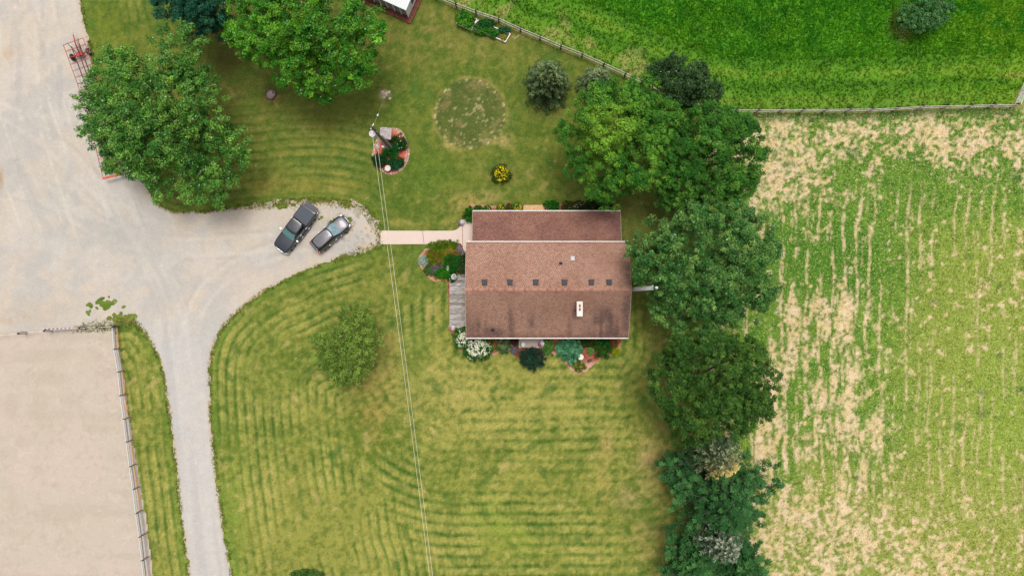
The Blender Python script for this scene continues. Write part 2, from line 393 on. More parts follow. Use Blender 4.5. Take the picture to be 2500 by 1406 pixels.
# --- gravel drive
def drive_keep(X, Y):
    px, py = pxy(X, Y); d = sdist(X, Y, dW)
    amp = 0.35+1.6*blob(px, py, 860, 545, 75, 60)+1.3*blob(px, py, 690, 500, 70, 14)+1.4*blob(px, py, 320, 800, 70, 30)
    rag = (fbm(X, Y, .9, 3, 101)-.5)*2*amp + (vn(X, Y, .3, 102)-.5)*.3*(amp > .5)
    weeds = np.maximum(blob(px, py, 250, 745, 62, 26), blob(px, py, 300, 782, 44, 26)*1.25)
    hole = weeds*.5+fbm(X, Y, .9, 3, 103)*.4+vn(X, Y, .38, 105)*.5 > .93
    spots = (np.maximum(blob(px, py, 830, 545, 70, 55)*.7, blob(px, py, 695, 500, 60, 16)*.8)+fbm(X, Y, .8, 3, 104)*.85) > 1.12
    return (d + rag < 0) & ~hole & ~spots
def drive_col(X, Y):
    px, py = pxy(X, Y)
    big = fbm(X, Y, 7, 4, 111); med = fbm(X, Y, 1.4, 4, 112)
    c = mix(A(190,184,177)[None, :]*np.ones((len(X), 1)), A(204,191,176)[None, :], ss(.38, .62, big*.6+med*.4))
    c = mix(c, A(203,195,185)[None, :], .7*ss(.5, .7, fbm(X, Y, 3, 3, 113)))
    for line, off in (([(512,1470),(484,1200),(458,1000),(440,850),(405,720),(310,520),(215,300),(130,100),(95,-60)], .85), ([(455,1000),(455,860),(490,735),(570,660),(700,605),(830,575)], .8),
                      ([(700,590),(560,600),(400,600),(250,560),(120,480),(-60,430)], .9), ([(-60,250),(60,300),(200,420),(330,560),(420,720),(440,860)], .85)):
        dl = ldist(X, Y, WP(smooth(line, 5, False)))+(fbm(X, Y, 2.5, 3, 120)-.5)*.35
        tr = np.exp(-((dl-off)/.24)**2)*ss(.3, .6, fbm(X, Y, 2.2, 3, 121))
        c = mix(c, A(210,203,193)[None, :], .42*tr); c = mix(c, A(172,167,163)[None, :], .3*np.exp(-((dl-off-.5)/.2)**2)*ss(.4, .65, med))
    # long wheel tracks running down the yard and into the lane
    u = (px-0.35*py*ss(250, 700, py)*.55)
    yard = ss(500, 380, px)*ss(640, 500, py)
    t = vns(X+0.35*np.clip((py-250), 0, 400)*S*-1, Y, .55, 14, 114)
    c = mix(c, A(214,206,194)[None, :], .6*yard*ss(.62, .85, t)*ss(.42, .62, med))
    c = mix(c, A(174,170,167)[None, :], .45*yard*ss(.42, .6, fbm(X, Y, 2, 3, 119))*ss(.60, .85, vns(X+0.35*np.clip((py-250), 0, 400)*S*-1, Y, .9, 18, 115)))
    lane = ss(760, 860, py)
    tl = vns(X-(py-850)*S*.10, Y, .45, 20, 116)
    c = mix(c, A(198,195,192)[None, :], lane*.6); c = mix(c, A(182,179,177)[None, :], .5*lane*ss(.5, .8, tl))
    c = mix(c, A(174,173,169)[None, :], .5*blob(px, py, 330, 560, 90, 60)); c = mix(c, A(184,184,177)[None, :], .4*blob(px, py, 130, 480, 60, 90))
    c = mix(c, A(206,190,176)[None, :], .55*blob(px, py, 600, 690, 70, 45)); c = mix(c, A(198,180,160)[None, :], .5*blob(px, py, 90, 770, 120, 40))
    c = mix(c, A(180,150,110)[None, :], .7*blob(px, py, 45, 778, 45, 12)*ss(.4, .65, med)); c = mix(c, A(176,146,108)[None, :], .8*blob(px, py, 2, 435, 6, 26))
    c = mix(c, A(190,160,125)[None, :], .5*blob(px, py, 22, 132, 16, 14)); c = mix(c, A(212,190,160)[None, :], .5*ss(.55, .7, med)*blob(px, py, 850, 550, 80, 70))
    d = -sdist(X, Y, dW)
    c = mix(c, A(196,170,136)[None, :], .6*ss(.7, .0, d)*ss(.3, .6, med))
    c = mix(c, A(140,130,90)[None, :], .6*(blob(px, py, 870, 545, 60, 50)*ss(.62, .75, vn(X, Y, .35, 118))))
    return c*(.95+.1*fbm(X, Y, .4, 2, 117))[:, None]
sheet('gravel_driveway', (-80,-60,940,1466), 0.12, 0.012, drive_col, drive_keep, M_gravel)

# --- riding arena
def arena_col(X, Y):
    px, py = pxy(X, Y)
    c = mix(A(198,185,169)[None, :]*np.ones((len(X), 1)), A(203,186,172)[None, :], ss(.35, .65, fbm(X, Y, 5, 3, 121)))
    c = mix(c, A(188,175,158)[None, :], .6*ss(.45, .75, vns(X, Y, 8, .8, 122)*.4+fbm(X, Y, 2, 4, 123)*.6))
    sw = np.abs(fbm(X+fbm(X, Y, 6, 2, 126)*4, Y, 3.5, 3, 127)-.5); c = mix(c, A(218,204,188)[None, :], .35*ss(.014, .0, sw)); c = mix(c, A(182,168,150)[None, :], .4*ss(.6, .8, vn(X, Y, .35, 128))*ss(.4, .6, fbm(X, Y, 3, 3, 129)))
    d = -sdist(X, Y, aW)
    c = mix(c, A(178,158,130)[None, :], .7*ss(.9, 0, d)*ss(.35, .6, fbm(X, Y, .8, 3, 124)))
    return c
sheet('riding_arena', (-80,790,385,1466), 0.16, 0.024, arena_col, lambda X, Y: sdist(X, Y, aW)+(fbm(X, Y, .6, 2, 125)-.5)*.3 < 0, M_sand)

# --- pasture with tall grass
def past_col(X, Y):
    px, py = pxy(X, Y)
    d = ldist(X, Y, ufW)+(fbm(X, Y, 3, 3, 131)-.5)*1.2
    med = fbm(X, Y, 1.1, 4, 132); big = fbm(X, Y, 7, 3, 133)
    c = mix(A(66,134,28)[None, :]*np.ones((len(X), 1)), A(94,158,34)[None, :], ss(.25, .75, med))
    c = mix(c, A(100,150,30)[None, :], .5*ss(.48, .72, big*.7+med*.3)); c = mix(c, A(42,104,34)[None, :], .35*ss(.5, .8, fbm(X, Y, 2.6, 3, 134)))
    c = mix(c, A(98,142,32)[None, :], .6*ss(7.5, 4.5, d))
    c = mix(c, A(60,108,24)[None, :], .6*np.exp(-((d-3.0)/.5)**2))
    c = mix(c, A(136,160,56)[None, :], .5*np.exp(-((d-4.4)/.5)**2)*ss(.35, .6, fbm(X, Y, 2, 3, 135)))
    c = mix(c, A(66,116,24)[None, :], .5*np.exp(-((d-5.6)/.45)**2))
    c = mix(c, A(130,152,58)[None, :], .5*np.exp(-((d-1.2)/.8)**2)*ss(.3, .6, med+.1))
    c = mix(c, A(196,176,118)[None, :], .4*ss(.58, .74, fbm(X, Y, 1.8, 3, 136))*ss(5, 1, d)*ss(1900, 1500, px))
    c = mix(c, A(120,158,36)[None, :], .6*ss(2250, 2450, px)*ss(.3, .6, med)); c = mix(c, A(176,170,92)[None, :], .6*blob(px, py, 2490, 185, 50, 7))
    c = mix(c, A(190,170,110)[None, :], .85*blob(px, py, 2200, 62, 22, 30)*ss(.3, .6, med+.1))
    return c
sheet('pasture', (985,-80,2600,300), 0.17, 0.01, past_col, lambda X, Y: (sdist(X, Y, pW)+(vn(X, Y, .4, 137)-.5)*.4 < 0), M_tall, disp=0.06)

# --- hayfield, part raked
def hay_col(X, Y):
    px, py = pxy(X, Y)
    med = fbm(X, Y, .9, 4, 141); big = fbm(X, Y, 8, 3, 142); fine = fbm(X, Y, .38, 2, 143)
    g = mix(A(76,126,28)[None, :]*np.ones((len(X), 1)), A(124,154,50)[None, :], ss(.3, .7, med*.7+fine*.3))
    right = ss(2080, 2330, px+(big-.5)*160)*ss(480, 620, py)
    g = mix(g, A(142,158,62)[None, :], .85*right); g = mix(g, A(66,122,22)[None, :], .85*np.clip(blob(px, py, 2030, 620, 190, 130)*1.2, 0, 1)*(.5+med*.8)); g = mix(g, A(74,124,30)[None, :], .6*ss(560, 400, py)*ss(.3, .6, med)); g = mix(g, A(78,126,28)[None, :], .5*ss(2150, 1950, px)*ss(600, 700, py)*ss(.35, .6, med))
    g = mix(g, A(152,158,72)[None, :], .7*ss(1000, 1200, py)*ss(.3, .6, big+.1)*.8); g = mix(g, A(140,168,60)[None, :], .5*blob(px, py, 2440, 1040, 80, 160))
    u = px + 18*np.sin((py-300)/420.) + (py-900)*.035*ss(2150, 1850, px)*-1.6 + (fbm(X, Y, 5, 2, 144)-.5)*26
    ph = (u/29.5) % 1.0; kk = np.floor(u/29.5)
    linew = np.exp(-((ph-.5)/.12)**2); ph2 = (u/13.+.3) % 1.; linew = np.maximum(linew, .8*np.exp(-((ph2-.5)/.2)**2)*ss(.62, .8, vns(np.floor(u/13.+.3)*2.3, Y, 1, 5, 156)))
    gate = vns(kk*3.7, Y, 1, 6.5, 145)*.65+vns(kk*1.9, Y, 1, 1.1, 146)*.35
    lines = linew*ss(.30, .55, gate)
    streak = vns(X, Y, .55, 2.6, 147)*.5+vns(X, Y, .25, .8, 148)*.3+med*.2
    dens = (fbm(X, Y, 3.2, 3, 158)-.5)*1.1 + 1.12*ss(560, 380, py+(big-.5)*160)+.95*ss(1150, 1290, py+(big-.5)*130)*1.0 \
        + .9*blob(px, py, 1970, 960, 170, 320)+.62*blob(px, py, 1880, 430, 90, 130)+.42*blob(px, py, 2130, 850, 120, 220)+.3*blob(px,py,2200,1100,180,120)
    dens = dens*(1-.75*blob(px, py, 2400, 1290, 130, 40)*.6)
    band = ss(.5, .72, vns(X-.10*(Y+10), Y, 1.25, 11, 153)*.6+vns(X, Y, .6, 3, 154)*.4)*ss(2190, 2080, px)*ss(640, 760, py)*ss(1330, 1200, py)
    dens = dens+.85*band
    lineamp = ss(420, 520, py)*ss(1330, 1180, py)*(1-.35*right)
    iso = fbm(X, Y, .62, 3, 149)*.6+vn(X, Y, .33, 157)*.4
    low = ss(560, 430, py)+ss(1150, 1250, py)
    n = iso*low+streak*(1-low) if False else np.where(low > .5, iso, streak*.6+iso*.4)
    s = ss(.0, .2, n-.85+dens*.42)
    s = np.maximum(s, lineamp*.85*ss(.16, .62, lines*(.35+1.1*med)*(.5+1.*vn(X, Y, .5, 152))-.04))
    s = np.maximum(s, .9*ss(.71, .80, fbm(X, Y, .7, 2, 150)+.05*ss(.4,.6,big))*ss(500, 560, py))
    s = s*(.2+.8*ss(.34, .56, fine*.6+vn(X, Y, .3, 155)*.4+.04))
    straw = mix(A(218,194,144)[None, :]*np.ones((len(X), 1)), A(228,202,166)[None, :], ss(.4, .6, med))
    c = mix(g, straw, np.clip(s, 0, 1)*.95)
    fr = ss(1.6, .5, ldist(X, Y, ufW)+(med-.5)); c = mix(c, A(70,104,34)[None, :], .8*fr)
    for bx, by, r in ((2340,1040,13),(2398,958,11),(2365,625,9),(2440,700,10),(2398,1008,16),(2175,1072,9),(2490,950,14),(2485,430,16),(2080,375,18),(2500,640,8),(2335,1150,6),(2440,868,10),(2420,680,8),(2280,735,9),(1925,400,12),(2093,1165,9)):
        c = mix(c, A(48,98,30)[None, :], .75*blob(px, py, bx, by, r, r*.8)*ss(.2, .6, fine+.1))
    c = mix(c, A(120,110,62)[None, :], .5*blob(px, py, 2515, 1180, 22, 60))
    return c*(.86+.28*fine)[:, None]
sheet('hayfield', (1710,255,2600,1480), 0.165, 0.008, hay_col, lambda X, Y: (sdist(X, Y, hW)+(vn(X, Y, .4, 151)-.5)*.5 < 0), M_hay)

# --- the land beyond the frame
def far_col(X, Y):
    return mix(A(96,116,40)[None, :]*np.ones((len(X), 1)), A(140,145,70)[None, :], ss(.35, .65, fbm(X, Y, 30, 4, 161)))
gx, gy = np.meshgrid(np.linspace(-1500, 1500, 101), np.linspace(-1500, 1500, 101))
ii = np.arange(gx.size).reshape(gx.shape)
FF = np.stack([ii[:-1, :-1].ravel(), ii[:-1, 1:].ravel(), ii[1:, 1:].ravel(), ii[1:, :-1].ravel()], 1)
VV = np.stack([gx.ravel(), gy.ravel(), np.full(gx.size, -0.06)], 1)
tag(link('ground', np_mesh('ground', VV, FF, far_col(gx.ravel(), gy.ravel()), M_turf)), kind='structure')

# --- mulch beds: thin raised slabs with ragged edges
def bed(name, pts, z=0.03, rgb=(176,98,76), rgb2=(138,66,50), seed=0, pale=None, cell=.09, label=None):
    poly = WP(smooth(pts, 3)); xs = [p[0] for p in pts]; ys = [p[1] for p in pts]
    def colf(X, Y):
        px, py = pxy(X, Y); d = -sdist(X, Y, poly)
        c = mix(A(*rgb)[None, :]*np.ones((len(X), 1)), A(*rgb2)[None, :], ss(.35, .7, fbm(X, Y, .5, 3, 171+seed)))
        c = mix(c, A(206,158,128)[None, :], .8*ss(.7, .1, d)*ss(.3, .6, fbm(X, Y, .7, 2, 172+seed)))
        if pale: c = mix(c, A(214,172,148)[None, :], .85*np.clip(sum(blob(px, py, *q) for q in pale), 0, 1))
        return c
    return sheet(name, (min(xs)-3, min(ys)-3, max(xs)+3, max(ys)+3), cell, z, colf,
                 lambda X, Y: sdist(X, Y, poly)+(vn(X, Y, .3, 173)-.5)*.12 < 0, M_mulch)
bed('mulch_bed', [(1112,560),(1150,575),(1158,640),(1158,700),(1120,712),(1104,800),(1097,800),(1092,700),(1082,686),(1062,690),(1042,676),(1026,654),(1021,636),(1029,616),(1045,602),(1070,593)], seed=1,
    pale=[(1025,640,8,30),(1045,606,14,7),(1040,672,14,6)])
bed('mulch_bed', [(1097,790),(1180,800),(1512,800),(1512,848),(1500,868),(1480,872),(1468,876),(1448,892),(1432,908),(1412,914),(1396,906),(1382,892),(1370,870),(1340,869),(1318,880),(1280,888),(1262,876),(1240,858),(1225,862),(1190,870),(1160,880),(1135,866),(1112,838),(1099,812)], seed=2,
    pale=[(1440,893,22,12),(1400,905,18,10),(1195,867,14,5)])
bed('mulch_bed', [(1148,500),(1180,500),(1330,503),(1400,494),(1500,494),(1502,540),(1150,540)], seed=3)
ISL = [(938,322),(952,312),(972,314),(986,326),(994,345),(1000,367),(998,388),(990,406),(975,421),(955,428),(935,421),(920,406),(911,388),(910,362),(922,336)]
bed('mulch_bed', ISL, seed=4, rgb=(200,105,84), pale=[(976,322,12,6)])

# --- concrete walk: three slabs with joints
def slab(pts, name='concrete_slab', z=0.07, parent=None, rgb=(226,204,192)):
    poly = WP(pts, z); n = len(poly)
    V = [(x, y, z) for x, y in poly]+[(x, y, -0.05) for x, y in poly]
    mb = MB().add(V, [tuple(range(n))]+[(i, (i+1) % n, (i+1) % n+n, i+n) for i in range(n)])
    me = mb.mesh(name, M_concrete)
    c = me.color_attributes.new('Col', 'FLOAT_COLOR', 'POINT')
    for i in range(2*n): c.data[i].color = (*A(*rgb), 1)
    return link(name, me, parent)
walk = empty('walkway', W(1040, 579)); tag(walk, kind='structure')
def child_world(o, parent):
    o.parent = parent; o.matrix_parent_inverse = Matrix.Translation(-Vector(parent.location)); return o
curve = [(1104+ (1-math.cos(t))*0 + 24*math.sin(t), 563-26*(1-math.cos(t))) for t in [i*math.pi/2/8 for i in range(9)]]
for pts in ([(929,563),(1031.6,563.6),(1032,572),(1033.5,586),(1035,596),(929,596.5)],
            [(1032.6,563.6)]+[(1104,563.4)]+curve[1:]+[(1128.6,537),(1129,600),(1124,594),(1100,590),(1075,591),(1056,595),(1036,596.4),(1034.5,586),(1033,572)],
            [(1129.8,537),(1142,533),(1160,533),(1160,640),(1139,640),(1137,620),(1130,606)]):
    child_world(slab(pts), walk)

# --- long grass of the pasture, and rough tufts along edges: real blades
def tufts(name, P, h, wid, cols, seed, lean=.5, per=3):
    rng = np.random.default_rng(seed); n = len(P)*per
    c = np.repeat(P, per, 0)+np.c_[rng.normal(0, .06, (n, 2)), np.zeros(n)]
    a = rng.uniform(0, 2*np.pi, n); hh = h*rng.uniform(.5, 1.2, n); ww = wid*rng.uniform(.6, 1.3, n)
    la = rng.uniform(0, 2*np.pi, n); ll = hh*lean*rng.uniform(.3, 1.3, n)
    d = np.stack([np.cos(a)*ww, np.sin(a)*ww, 0*a], 1)
    tip = c+np.stack([np.cos(la)*ll, np.sin(la)*ll, hh], 1)
    V = np.stack([c-d, c+d, tip], 1).reshape(-1, 3); F = np.arange(3*n).reshape(-1, 3)
    cc = np.repeat(cols, per, 0)*rng.uniform(.75, 1.3, (n, 1)); cc = np.repeat(cc, 3, 0)
    return np_mesh(name, V, F, cc, M_leaf)
rng = np.random.default_rng(5)
X = rng.uniform(W(985,0).x, W(2560,0).x, 60000); Y = rng.uniform(W(0,280).y, W(0,-40).y, 60000)
k = sdist(X, Y, pW) < -.1; X = X[k]; Y = Y[k]
dd_ = ldist(X, Y, ufW); k = (dd_ > 6) | (rng.random(len(X)) < .35); X = X[k]; Y = Y[k]
cc = past_col(X, Y)*1.9
tag(link('tall_grass', tufts('tall_grass', np.stack([X, Y, np.full(len(X), .04)], 1), .34, .07, cc, 6)), 'rich green tall grass filling the pasture beyond the rail fence', 'grass', kind='stuff')
X = rng.uniform(W(1740,0).x, W(2560,0).x, 30000); Y = rng.uniform(W(0,1440).y, W(0,275).y, 30000)
k = (sdist(X, Y, hW) < -.2); X = X[k]; Y = Y[k]
cc = hay_col(X, Y)*1.25
tag(link('cut_hay_tufts', tufts('cut_hay_tufts', np.stack([X, Y, np.full(len(X), .0)], 1), .14, .05, cc, 7, lean=1.2)), 'short tufts and straw scattered over the cut hayfield', 'hay', kind='stuff')
# ragged grass along the gravel and round the parking place
rng = np.random.default_rng(8); X = rng.uniform(W(170,0).x, W(940,0).x, 200000); Y = rng.uniform(W(0,1420).y, W(0,-10).y, 200000)
dd_ = sdist(X, Y, dW); px, py = pxy(X, Y); park = blob(px, py, 860, 550, 90, 70)+blob(px, py, 690, 505, 90, 18)+blob(px, py, 270, 770, 90, 50)
k = (np.abs(dd_) < .22+.9*np.clip(park, 0, 1)*rng.random(len(X))) & (rng.random(len(X)) < .8) & ((fbm(X, Y, .7, 3, 195) > .42) | (park > .3))
X, Y = X[k], Y[k]; cc = mix(A(120,136,50)[None, :]*np.ones((len(X), 1)), A(196,178,116)[None, :], rng.random(len(X))*.9*ss(.2, -.3, sdist(X, Y, dW)))
tag(link('edge_grass', tufts('edge_grass', np.stack([X, Y, np.full(len(X), .0)], 1), .13, .065, cc, 9, lean=1.2, per=3)), 'ragged grass and dry stems creeping over the gravel edge', 'grass', kind='stuff')
# ------------------------------------------------------------------ the house
EZ, RZ, LZ = 3.0, 4.9, 2.2
HX0, HX1 = W(1138.5,590,EZ).x, W(1534,590,EZ).x
HYN, HYS, HYR = W(0,591,EZ).y, W(0,824,EZ).y, W(0,707,RZ).y
LX0, LX1, LYN = W(1154,515,LZ).x, W(1514.5,515,LZ).x, W(0,516,LZ).y
house = empty('house', (0, 0, 0)); tag(house, 'brown shingled farmhouse with a low pitched gable roof and a lower rear roof', 'house')

def shingle_slope(name, x0, x1, ye, ze, yr, zr, colfn, parent, seed, row=.135, tab=.25):
    rng = np.random.default_rng(seed)
    d = np.array([0, yr-ye, zr-ze]); L = np.linalg.norm(d); d /= L
    up = np.cross(np.array([1., 0, 0]), d); up = up if up[2] > 0 else -up
    nr = int(L/row); nt_ = int((x1-x0)/tab)
    V = []; F = []; C = []
    for r in range(nr):
        s0 = r*row; s1 = min(s0+row*1.25, L)
        off = (r % 3)*tab/3.0 + rng.uniform(-.02, .02)
        xs = x0 + off - tab + np.arange(nt_+3)*tab
        a = np.clip(xs+.012, x0, x1); b = np.clip(xs+tab-.012, x0, x1); k = (b-a) > .03; a = a[k]; b = b[k]; n = len(a)
        lift0 = .022+rng.uniform(0, .007, n); lift1 = .006
        base = np.array([0, ye, ze])
        def P(x, s, l): return np.stack([x, np.full(n, base[1]+d[1]*s)+up[1]*l, np.full(n, base[2]+d[2]*s)+up[2]*l], 1)
        o = np.ones(n)
        q = [P(a, s0, lift0), P(b, s0, lift0), P(b, s1, lift1*o), P(a, s1, lift1*o), P(a, s0, 0*o), P(b, s0, 0*o), P(b, s1, 0*o), P(a, s1, 0*o)]
        i0 = sum(len(v) for v in V); vs_ = np.stack(q, 1).reshape(-1, 3); V.append(vs_)
        I = i0+np.arange(n)[:, None]*8
        for f in ((0, 1, 2, 3), (4, 5, 1, 0), (5, 6, 2, 1), (7, 4, 0, 3)): F.append(I+np.array(f)[None, :])
        cx = (a+b)/2; cy = np.full(n, ye+d[1]*(s0+row/2))
        c = colfn(cx, cy)*(rng.uniform(.88, 1.13, n)*(1-.16*(rng.random(n) < .25)))[:, None]
        c = c*(1+np.c_[rng.normal(0, .03, n), np.zeros(n), rng.normal(0, .03, n)])
        C += [c]*4
    V = np.concatenate(V); F = np.concatenate(F); C = np.concatenate(C)
    # winding: make top faces look up
    p = V[F[0]]; nn = np.cross(p[1]-p[0], p[2]-p[0])
    if nn[2] < 0: F = F[:, ::-1]
    me = np_mesh(name, V, F, C, M_shingle, dom='FACE')
    return tag(link(name, me, parent), kind='stuff')
def stain_shade_main(x, y, south):
    px = x/(S*(H-4)/H)+1250; py = 703-y/(S*(H-4)/H)
    if south: c = mix(A(188,144,123)[None, :]*np.ones((len(x), 1)), A(197,153,132)[None, :], ss(.35, .65, fbm(x, y, 2.5, 3, 201)))
    else: c = mix(A(188,144,124)[None, :]*np.ones((len(x), 1)), A(198,154,134)[None, :], ss(.35, .65, fbm(x, y, 3, 3, 202)))
    g = A(98,80,80)[None, :]; n = fbm(x, y, .9, 4, 203); ns = vns(x, y, .35, 3.5, 204)
    if south:
        m = np.maximum.reduce([blob(px, py, 1246, 800, 7, 42), blob(px, py, 1168, 800, 6, 34)*.7, blob(px, py, 1298, 790, 8, 26)*.6, blob(px, py, 1472, 778, 34, 26),
                               blob(px, py, 1478, 812, 55, 16)*.7, blob(px, py, 1530, 770, 12, 60)*.8, blob(px, py, 1205, 812, 34, 14)*.7, blob(px, py, 1402, 760, 6, 20)*.6])  # last blob paints the chimney's shadow, the others are stains
        c = mix(c, g, np.clip(m*1.1*ss(.2, .6, n*.6+ns*.4), 0, .62))
        c = mix(c, g*1.1, .35*ss(.55, .8, ns)*ss(740, 800, py)); c = mix(c, A(140,90,80)[None, :], .5*ss(812, 825, py))
    else:
        c = mix(c, g*1.15, .6*np.maximum(blob(px, py, 1532, 680, 14, 70), 0)*ss(.2, .6, n))
        c = mix(c, A(150,100,84)[None, :], .5*ss(596, 589, py))
    c = mix(c, A(150,98,80)[None, :], .35*ss(.55, .7, n)*np.exp(-((py-709)/5.)**2))
    return c
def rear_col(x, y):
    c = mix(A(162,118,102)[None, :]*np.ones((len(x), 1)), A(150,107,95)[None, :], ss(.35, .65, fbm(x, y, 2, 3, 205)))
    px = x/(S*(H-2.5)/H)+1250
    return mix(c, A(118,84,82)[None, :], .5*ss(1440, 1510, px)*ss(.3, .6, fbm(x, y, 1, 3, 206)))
shingle_slope('shingles', HX0, HX1, HYN, EZ, HYR, RZ, lambda x, y: stain_shade_main(x, y, False), house, 1)
shingle_slope('shingles', HX0, HX1, HYS, EZ, HYR, RZ, lambda x, y: stain_shade_main(x, y, True), house, 2)
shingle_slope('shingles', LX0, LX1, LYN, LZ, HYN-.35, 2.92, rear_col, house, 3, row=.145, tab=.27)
M_deckroof = plain('roof_decking', A(90,58,48), 0.95)
rf = MB()
for (x0, x1, ya, za, yb, zb) in ((HX0, HX1, HYN, EZ, HYR, RZ), (HX0, HX1, HYS, EZ, HYR, RZ), (LX0, LX1, LYN, LZ, HYN-.35, 2.92)):
    rf.add([(x0, ya, za), (x1, ya, za), (x1, yb, zb), (x0, yb, zb), (x0, ya, za-.14), (x1, ya, za-.14), (x1, yb, zb-.14), (x0, yb, zb-.14)],
           [(0, 1, 2, 3), (7, 6, 5, 4), (0, 4, 5, 1), (1, 5, 6, 2), (2, 6, 7, 3), (3, 7, 4, 0)])
rf.build('roof', M_deckroof, house)
# ridge caps
rng = np.random.default_rng(44); capm = []
M_cap = [plain('ridge_cap_shingle', A(*c), 0.95, grain=.12) for c in ((184,136,116), (172,122,102), (158,108,92))]
capmesh = []
for m in M_cap:
    b_ = MB(); w = .15; dz = w*.36
    b_.add([(-.14, 0, .012), (.14, 0, .03), (-.14, -w, -dz+.012), (.14, -w, -dz+.03), (-.14, w, -dz+.012), (.14, w, -dz+.03)], [(0, 1, 3, 2), (1, 0, 4, 5)])
    capmesh.append(b_.mesh('ridge_cap', m))
n = int((HX1-HX0)/.24)
for i in range(n):
    link('ridge_cap', capmesh[rng.choice(3, p=[.5, .32, .18])], house, (HX0+.14+i*(HX1-HX0-.28)/(n-1), HYR, RZ+.028))
# rake boards, gutters
def gutter(x0, x1, y, z, side):
    b = MB(); w = .11
    b.box(((x0+x1)/2, y+side*.01, z-.075), (x1-x0, .012, .12)); b.box(((x0+x1)/2, y+side*w, z-.055), (x1-x0, .02, .13))
    b.box(((x0+x1)/2, y+side*w/2, z-.13), (x1-x0, w-.02, .012))
    b.box((x0-.008, y+side*w/2, z-.08), (.014, w+.03, .11)); b.box((x1+.008, y+side*w/2, z-.08), (.014, w+.03, .11))
    g = b.build('gutter', M_white, house)
    hm = MB().box((0, 0, 0), (.035, w-.035, .02)).mesh('gutter_hanger', M_white)
    nn = int((x1-x0)/.98)
    for i in range(nn+1):
        h = link('gutter_hanger', hm, g, (x0+.1+i*(x1-x0-.2)/nn, y+side*(w/2+.003), z-.006))
gutter(HX0, HX1, HYN, EZ, 1); gutter(HX0, HX1, HYS, EZ, -1); gutter(LX0, LX1, LYN, LZ, 1)
M_rake = plain('rake_board', A(196,176,158), .7)
for x, s in ((HX0, -1), (HX1, 1)):
    for ya in (HYN, HYS):
        MB().beam((x+s*.02, ya, EZ-.06), (x+s*.02, HYR, RZ-.06), .035, .17).build('rake_board', M_rake, house)
for x, s in ((LX0, -1), (LX1, 1)): MB().beam((x+s*.02, LYN, LZ-.06), (x+s*.02, HYN-.36, 2.86), .035, .17).build('rake_board', M_rake, house)
# walls
wl = MB(); wx0, wx1 = HX0+.45, HX1-.45; wy0, wy1 = HYS+.5, HYN-.4
wl.box(((wx0+wx1)/2, (wy0+wy1)/2, 1.42), (wx1-wx0, wy1-wy0, 2.84))
for x in (wx0, wx1):
    s = .06 if x == wx0 else -.06
    wl.add([(x, wy0, 2.84), (x, wy1, 2.84), (x, HYR, 4.72), (x+s, wy0, 2.84), (x+s, wy1, 2.84), (x+s, HYR, 4.72)], [(0, 1, 2), (5, 4, 3), (0, 3, 4, 1), (1, 4, 5, 2), (2, 5, 3, 0)])
wl.box(((LX0+LX1)/2, (wy1+LYN-.4)/2+.003, 1.03), (LX1-LX0-.8, LYN-.4-wy1, 2.06))
wl.build('wall', M_wall, house)
M_frame = plain('window_frame', (.7, .69, .66), .6, grain=.03)
def window(x, y, z, w, h, axis):
    f = MB(); d = .05
    def bx(cx, cz, sx, sz, dd=d):
        if axis == 'y': f.box((x+cx, y, z+cz), (sx, dd, sz))
        else: f.box((x, y+cx, z+cz), (dd, sx, sz))
    bx(0, h/2, w+.12, .07); bx(0, -h/2, w+.16, .08, .09); bx(-w/2, 0, .07, h-.08); bx(w/2, 0, .07, h-.08); bx(0, 0, .04, h-.08)
    fr = f.build('window', M_frame, house)
    p = MB(); p.box((x, y, z), (w-.07, .02, h-.09) if axis == 'y' else (.02, w-.07, h-.09)); p.build('pane', M_glass, fr)
for x in (-3.2, -1.2, 5.2, 8.0, 10.6): window(x, wy0-.02, 1.55, 1.1, 1.2, 'y')
for y in (-2.5, 2.6): window(wx0-.02, y, 1.6, 1.0, 1.2, 'x'); window(wx1+.02, y, 1.6, 1.0, 1.2, 'x')
for x in (-2.0, 2.0, 6.0, 10.0): window(x, LYN-.38, 1.2, .9, 1.0, 'y')
dr = MB().box((1.9, wy0-.03, 1.25), (.95, .06, 2.05)).build('door', plain('front_door', A(120,60,50), .5), house)
MB().cyl((2.25, wy0-.06, 1.2), (2.25, wy0-.12, 1.2), .03).build('handle', M_steel, dr)
# chimney: buff stack, pale cap, two open flues, square metal hood
cc = W(1415.5, 754, 5.35)
roofz = EZ+(RZ-EZ)*(cc.y-HYS)/(HYR-HYS)
ch = MB().box((cc.x, cc.y, (roofz-.2+5.26)/2), (.52, 1.52, 5.26-roofz+.2)).build('chimney', plain('chimney_brick', A(170,110,90), .9), house)
cap = MB(); M_cp = plain('chimney_cap_cement', A(238,222,208), .8, grain=.05)
cx, cy, hw, hl = cc.x, cc.y, .32, .80; f1, f2 = cy+.33, cy-.06
cap.box((cx-.2, cy, 5.31), (.24, 1.6, .1)); cap.box((cx+.2, cy, 5.31), (.24, 1.6, .1))
for ya, yb in ((cy+.8, f1+.14), (f1-.14, f2+.14), (f2-.14, cy-.8)): cap.box((cx, (ya+yb)/2, 5.31), (.16, abs(ya-yb), .1))
cap.build('chimney_cap', M_cp, ch)
fl = MB()
for fy in (f1, f2):
    for s in (-1, 1): fl.box((cx+s*.075, fy, 5.33), (.02, .28, .16)); fl.box((cx, fy+s*.13, 5.33), (.13, .02, .16))
    fl.box((cx, fy, 5.0), (.16, .28, .3))
fl.build('flue', plain('flue_liner', A(90,50,40)*.5, .95), ch)
hd = MB().box((cx, cy-.5, 5.42), (.3, .42, .03)); hd.box((cx, cy-.5, 5.46), (.24, .34, .05))
